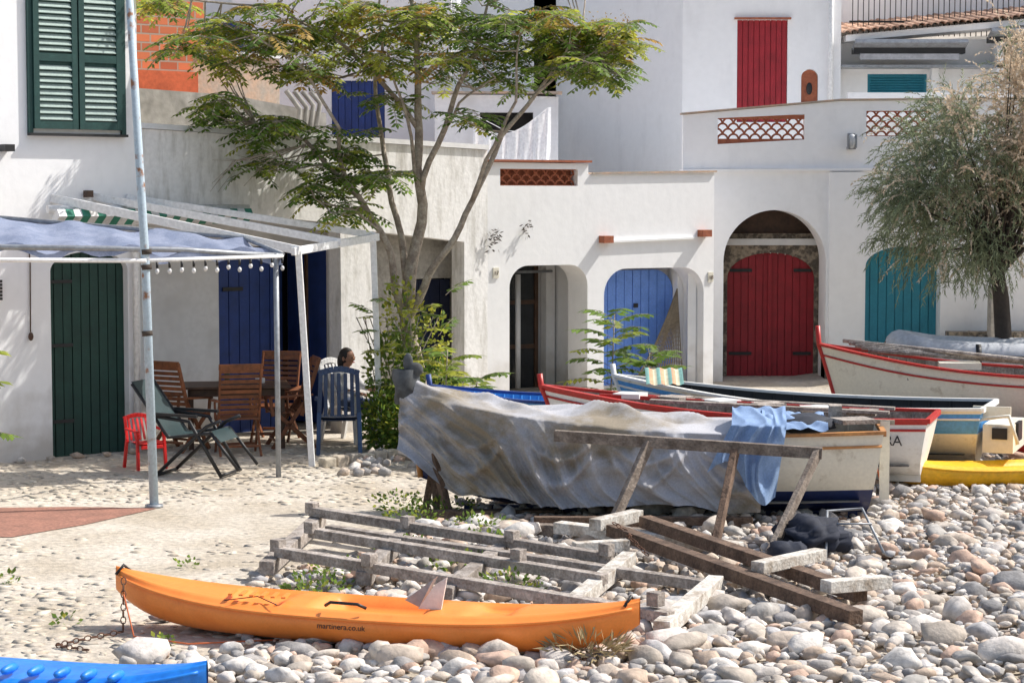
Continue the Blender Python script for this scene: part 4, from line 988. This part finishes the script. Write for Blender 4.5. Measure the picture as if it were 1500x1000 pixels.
# ---------------------------------------------------------------- stones
def ico(sub):
    bm = bmesh.new(); bmesh.ops.create_icosphere(bm, subdivisions=sub, radius=1); v = np.array([p.co[:] for p in bm.verts]); f = np.array([[q.index for q in t.verts] for t in bm.faces]); bm.free(); return v, f
rs = np.random.RandomState(3)
def protos(sub, n=18):
    v, f = ico(sub); out = []
    for k in range(n):
        w_ = v.copy()
        for i, p in enumerate(v):
            q = Vector(p); w_[i] = p*(1+.3*noise.noise(q*1.1+Vector((k*7.3, 0, 0)))+.12*noise.noise(q*2.7+Vector((0, k*3.1, 0))))
        for _ in range(7):
            nrm = rs.randn(3); nrm /= np.linalg.norm(nrm); d = w_@nrm; w_ -= np.outer(np.maximum(d-.62, 0)*.9, nrm)
        out.append(w_)
    return out, f
def stones(name, items, sub, mat):
    pr_, f = protos(sub); nv = len(pr_[0]); nf = len(f); n = len(items)
    V_ = np.empty((n*nv, 3), np.float32); F_ = np.empty((n*nf, 3), np.int32)
    for k, (x, y, z, sx, sy, sz_, tilt) in enumerate(items):
        p = pr_[rs.randint(len(pr_))]*(sx, sy, sz_); a = rs.rand()*6.283; ca, sa = math.cos(a), math.sin(a); ct, st_ = math.cos(tilt), math.sin(tilt)
        Rx = np.array([[1, 0, 0], [0, ct, -st_], [0, st_, ct]]); Rz = np.array([[ca, -sa, 0], [sa, ca, 0], [0, 0, 1]])
        V_[k*nv:(k+1)*nv] = p@(Rz@Rx).T+(x, y, z); F_[k*nf:(k+1)*nf] = f+k*nv
    me = bpy.data.meshes.new(name); me.vertices.add(n*nv); me.vertices.foreach_set('co', V_.ravel()); me.loops.add(n*nf*3); me.loops.foreach_set('vertex_index', F_.ravel())
    me.polygons.add(n*nf); me.polygons.foreach_set('loop_start', np.arange(0, n*nf*3, 3, dtype=np.int32)); me.polygons.foreach_set('use_smooth', np.ones(n*nf, bool))
    me.update(calc_edges=True); me.validate(); me.materials.append(mat)
    ob = bpy.data.objects.new(name, me); scn.collection.objects.link(ob); return ob
bx_ = [10, 12.5, 14, 16.3, 18.3, 19.5, 22, 25, 30]; bxx = [-2.0, -2.1, -1.8, -1.7, -.7, -.1, .5, 1.2, 2.0]
near_, far_ = [], []
y = 10.6
while y < 28:
    sp = .085 if y < 21 else .12
    xb = np.interp(y, bx_, bxx); x = xb-.8
    while x < .27*y+1.6:
        px, py = x+rs.uniform(-.05, .05), y+rs.uniform(-.05, .05)
        xb2 = xb+.7*noise.noise(Vector((px*1.2, py*1.2, 0)))
        if rs.rand() < sm((px-xb2+.4)/.6)*.97:
            r_ = .04*math.exp(rs.randn()*.33)
            u_ = rs.rand()
            if u_ < .13: r_ *= rs.uniform(1.5, 1.9)
            elif u_ < .145: r_ *= rs.uniform(2., 2.6)
            hz = .05*noise.noise(Vector((px*.7, py*.7, 5)))+.03
            it = (px, py, g(px, py)+max(0, hz)+r_*.25+rs.uniform(-.01, .03), r_*rs.uniform(1., 1.6), r_*rs.uniform(.8, 1.1), r_*rs.uniform(.55, .85), rs.uniform(-.45, .45))
            (near_ if py < 15.5 or r_ > .075 and py < 19 else far_).append(it)
        x += sp
    y += sp
for (x, y, r_) in ((-.75, 13.2, .16), (-.35, 12.9, .13), (-.1, 13.05, .14), (.95, 13.3, .14), (1.0, 14.6, .16), (-1.4, 13.4, .12), (1.3, 13.9, .13), (-1.15, 16.0, .13), (-.9, 15.2, .12), (1.9, 14.6, .12), (2.5, 13.0, .14), (3.0, 15.5, .13), (-.6, 15.9, .12), (.3, 13.2, .13)):
    near_.append((x, y, r_*.45, r_*1.3, r_, r_*.75, .1))
for k in range(70): far_.append((rs.uniform(-1.9, -.5), rs.uniform(22.3, 24.3), .03, rs.uniform(.06, .13), rs.uniform(.06, .1), rs.uniform(.05, .09), .1))
for s_ in np.arange(-3, 2, .35): p = FW(s_, -.15+rs.uniform(-.1, .1), 0); far_.append((p[0], p[1], .03, rs.uniform(.05, .1), .07, .05, .1))
stones('beach_pebbles', near_, 2, pebm); o = stones('beach_pebbles', far_, 1, pebm)
cob = []
y = 11
while y < 25.5:
    x = -8.5
    while x < np.interp(y, bx_, bxx)+.2 and x < 1:
        dens = .4+1.0*noise.noise(Vector((x*.5, y*.5, 3)))+(.4 if y < 16.5 or y > 20.3 else -.15)
        if x > -.27*y-1.2 and rs.rand() < dens and not (18.2 < y < 20.2 and x < -3.4):
            r_ = rs.uniform(.035, .08); cob.append((x+rs.uniform(-.06, .06), y+rs.uniform(-.06, .06), g(x, y)-.005, r_*1.35, r_, r_*rs.uniform(.2, .38), rs.uniform(-.1, .1)))
        x += .125
    y += .125
stones('cobble_paving', cob, 1, cobm)
mb = MB()
for k in range(9):
    t = k/8; mb.box((-2.1+1.1*t, 23.15+.95*t, .05), (.17, .14, .12+.02*(k % 3)), 0, rz=.7+.1*math.sin(k*3))
mb.build('patio_kerb', [cobm], bevel=.02)
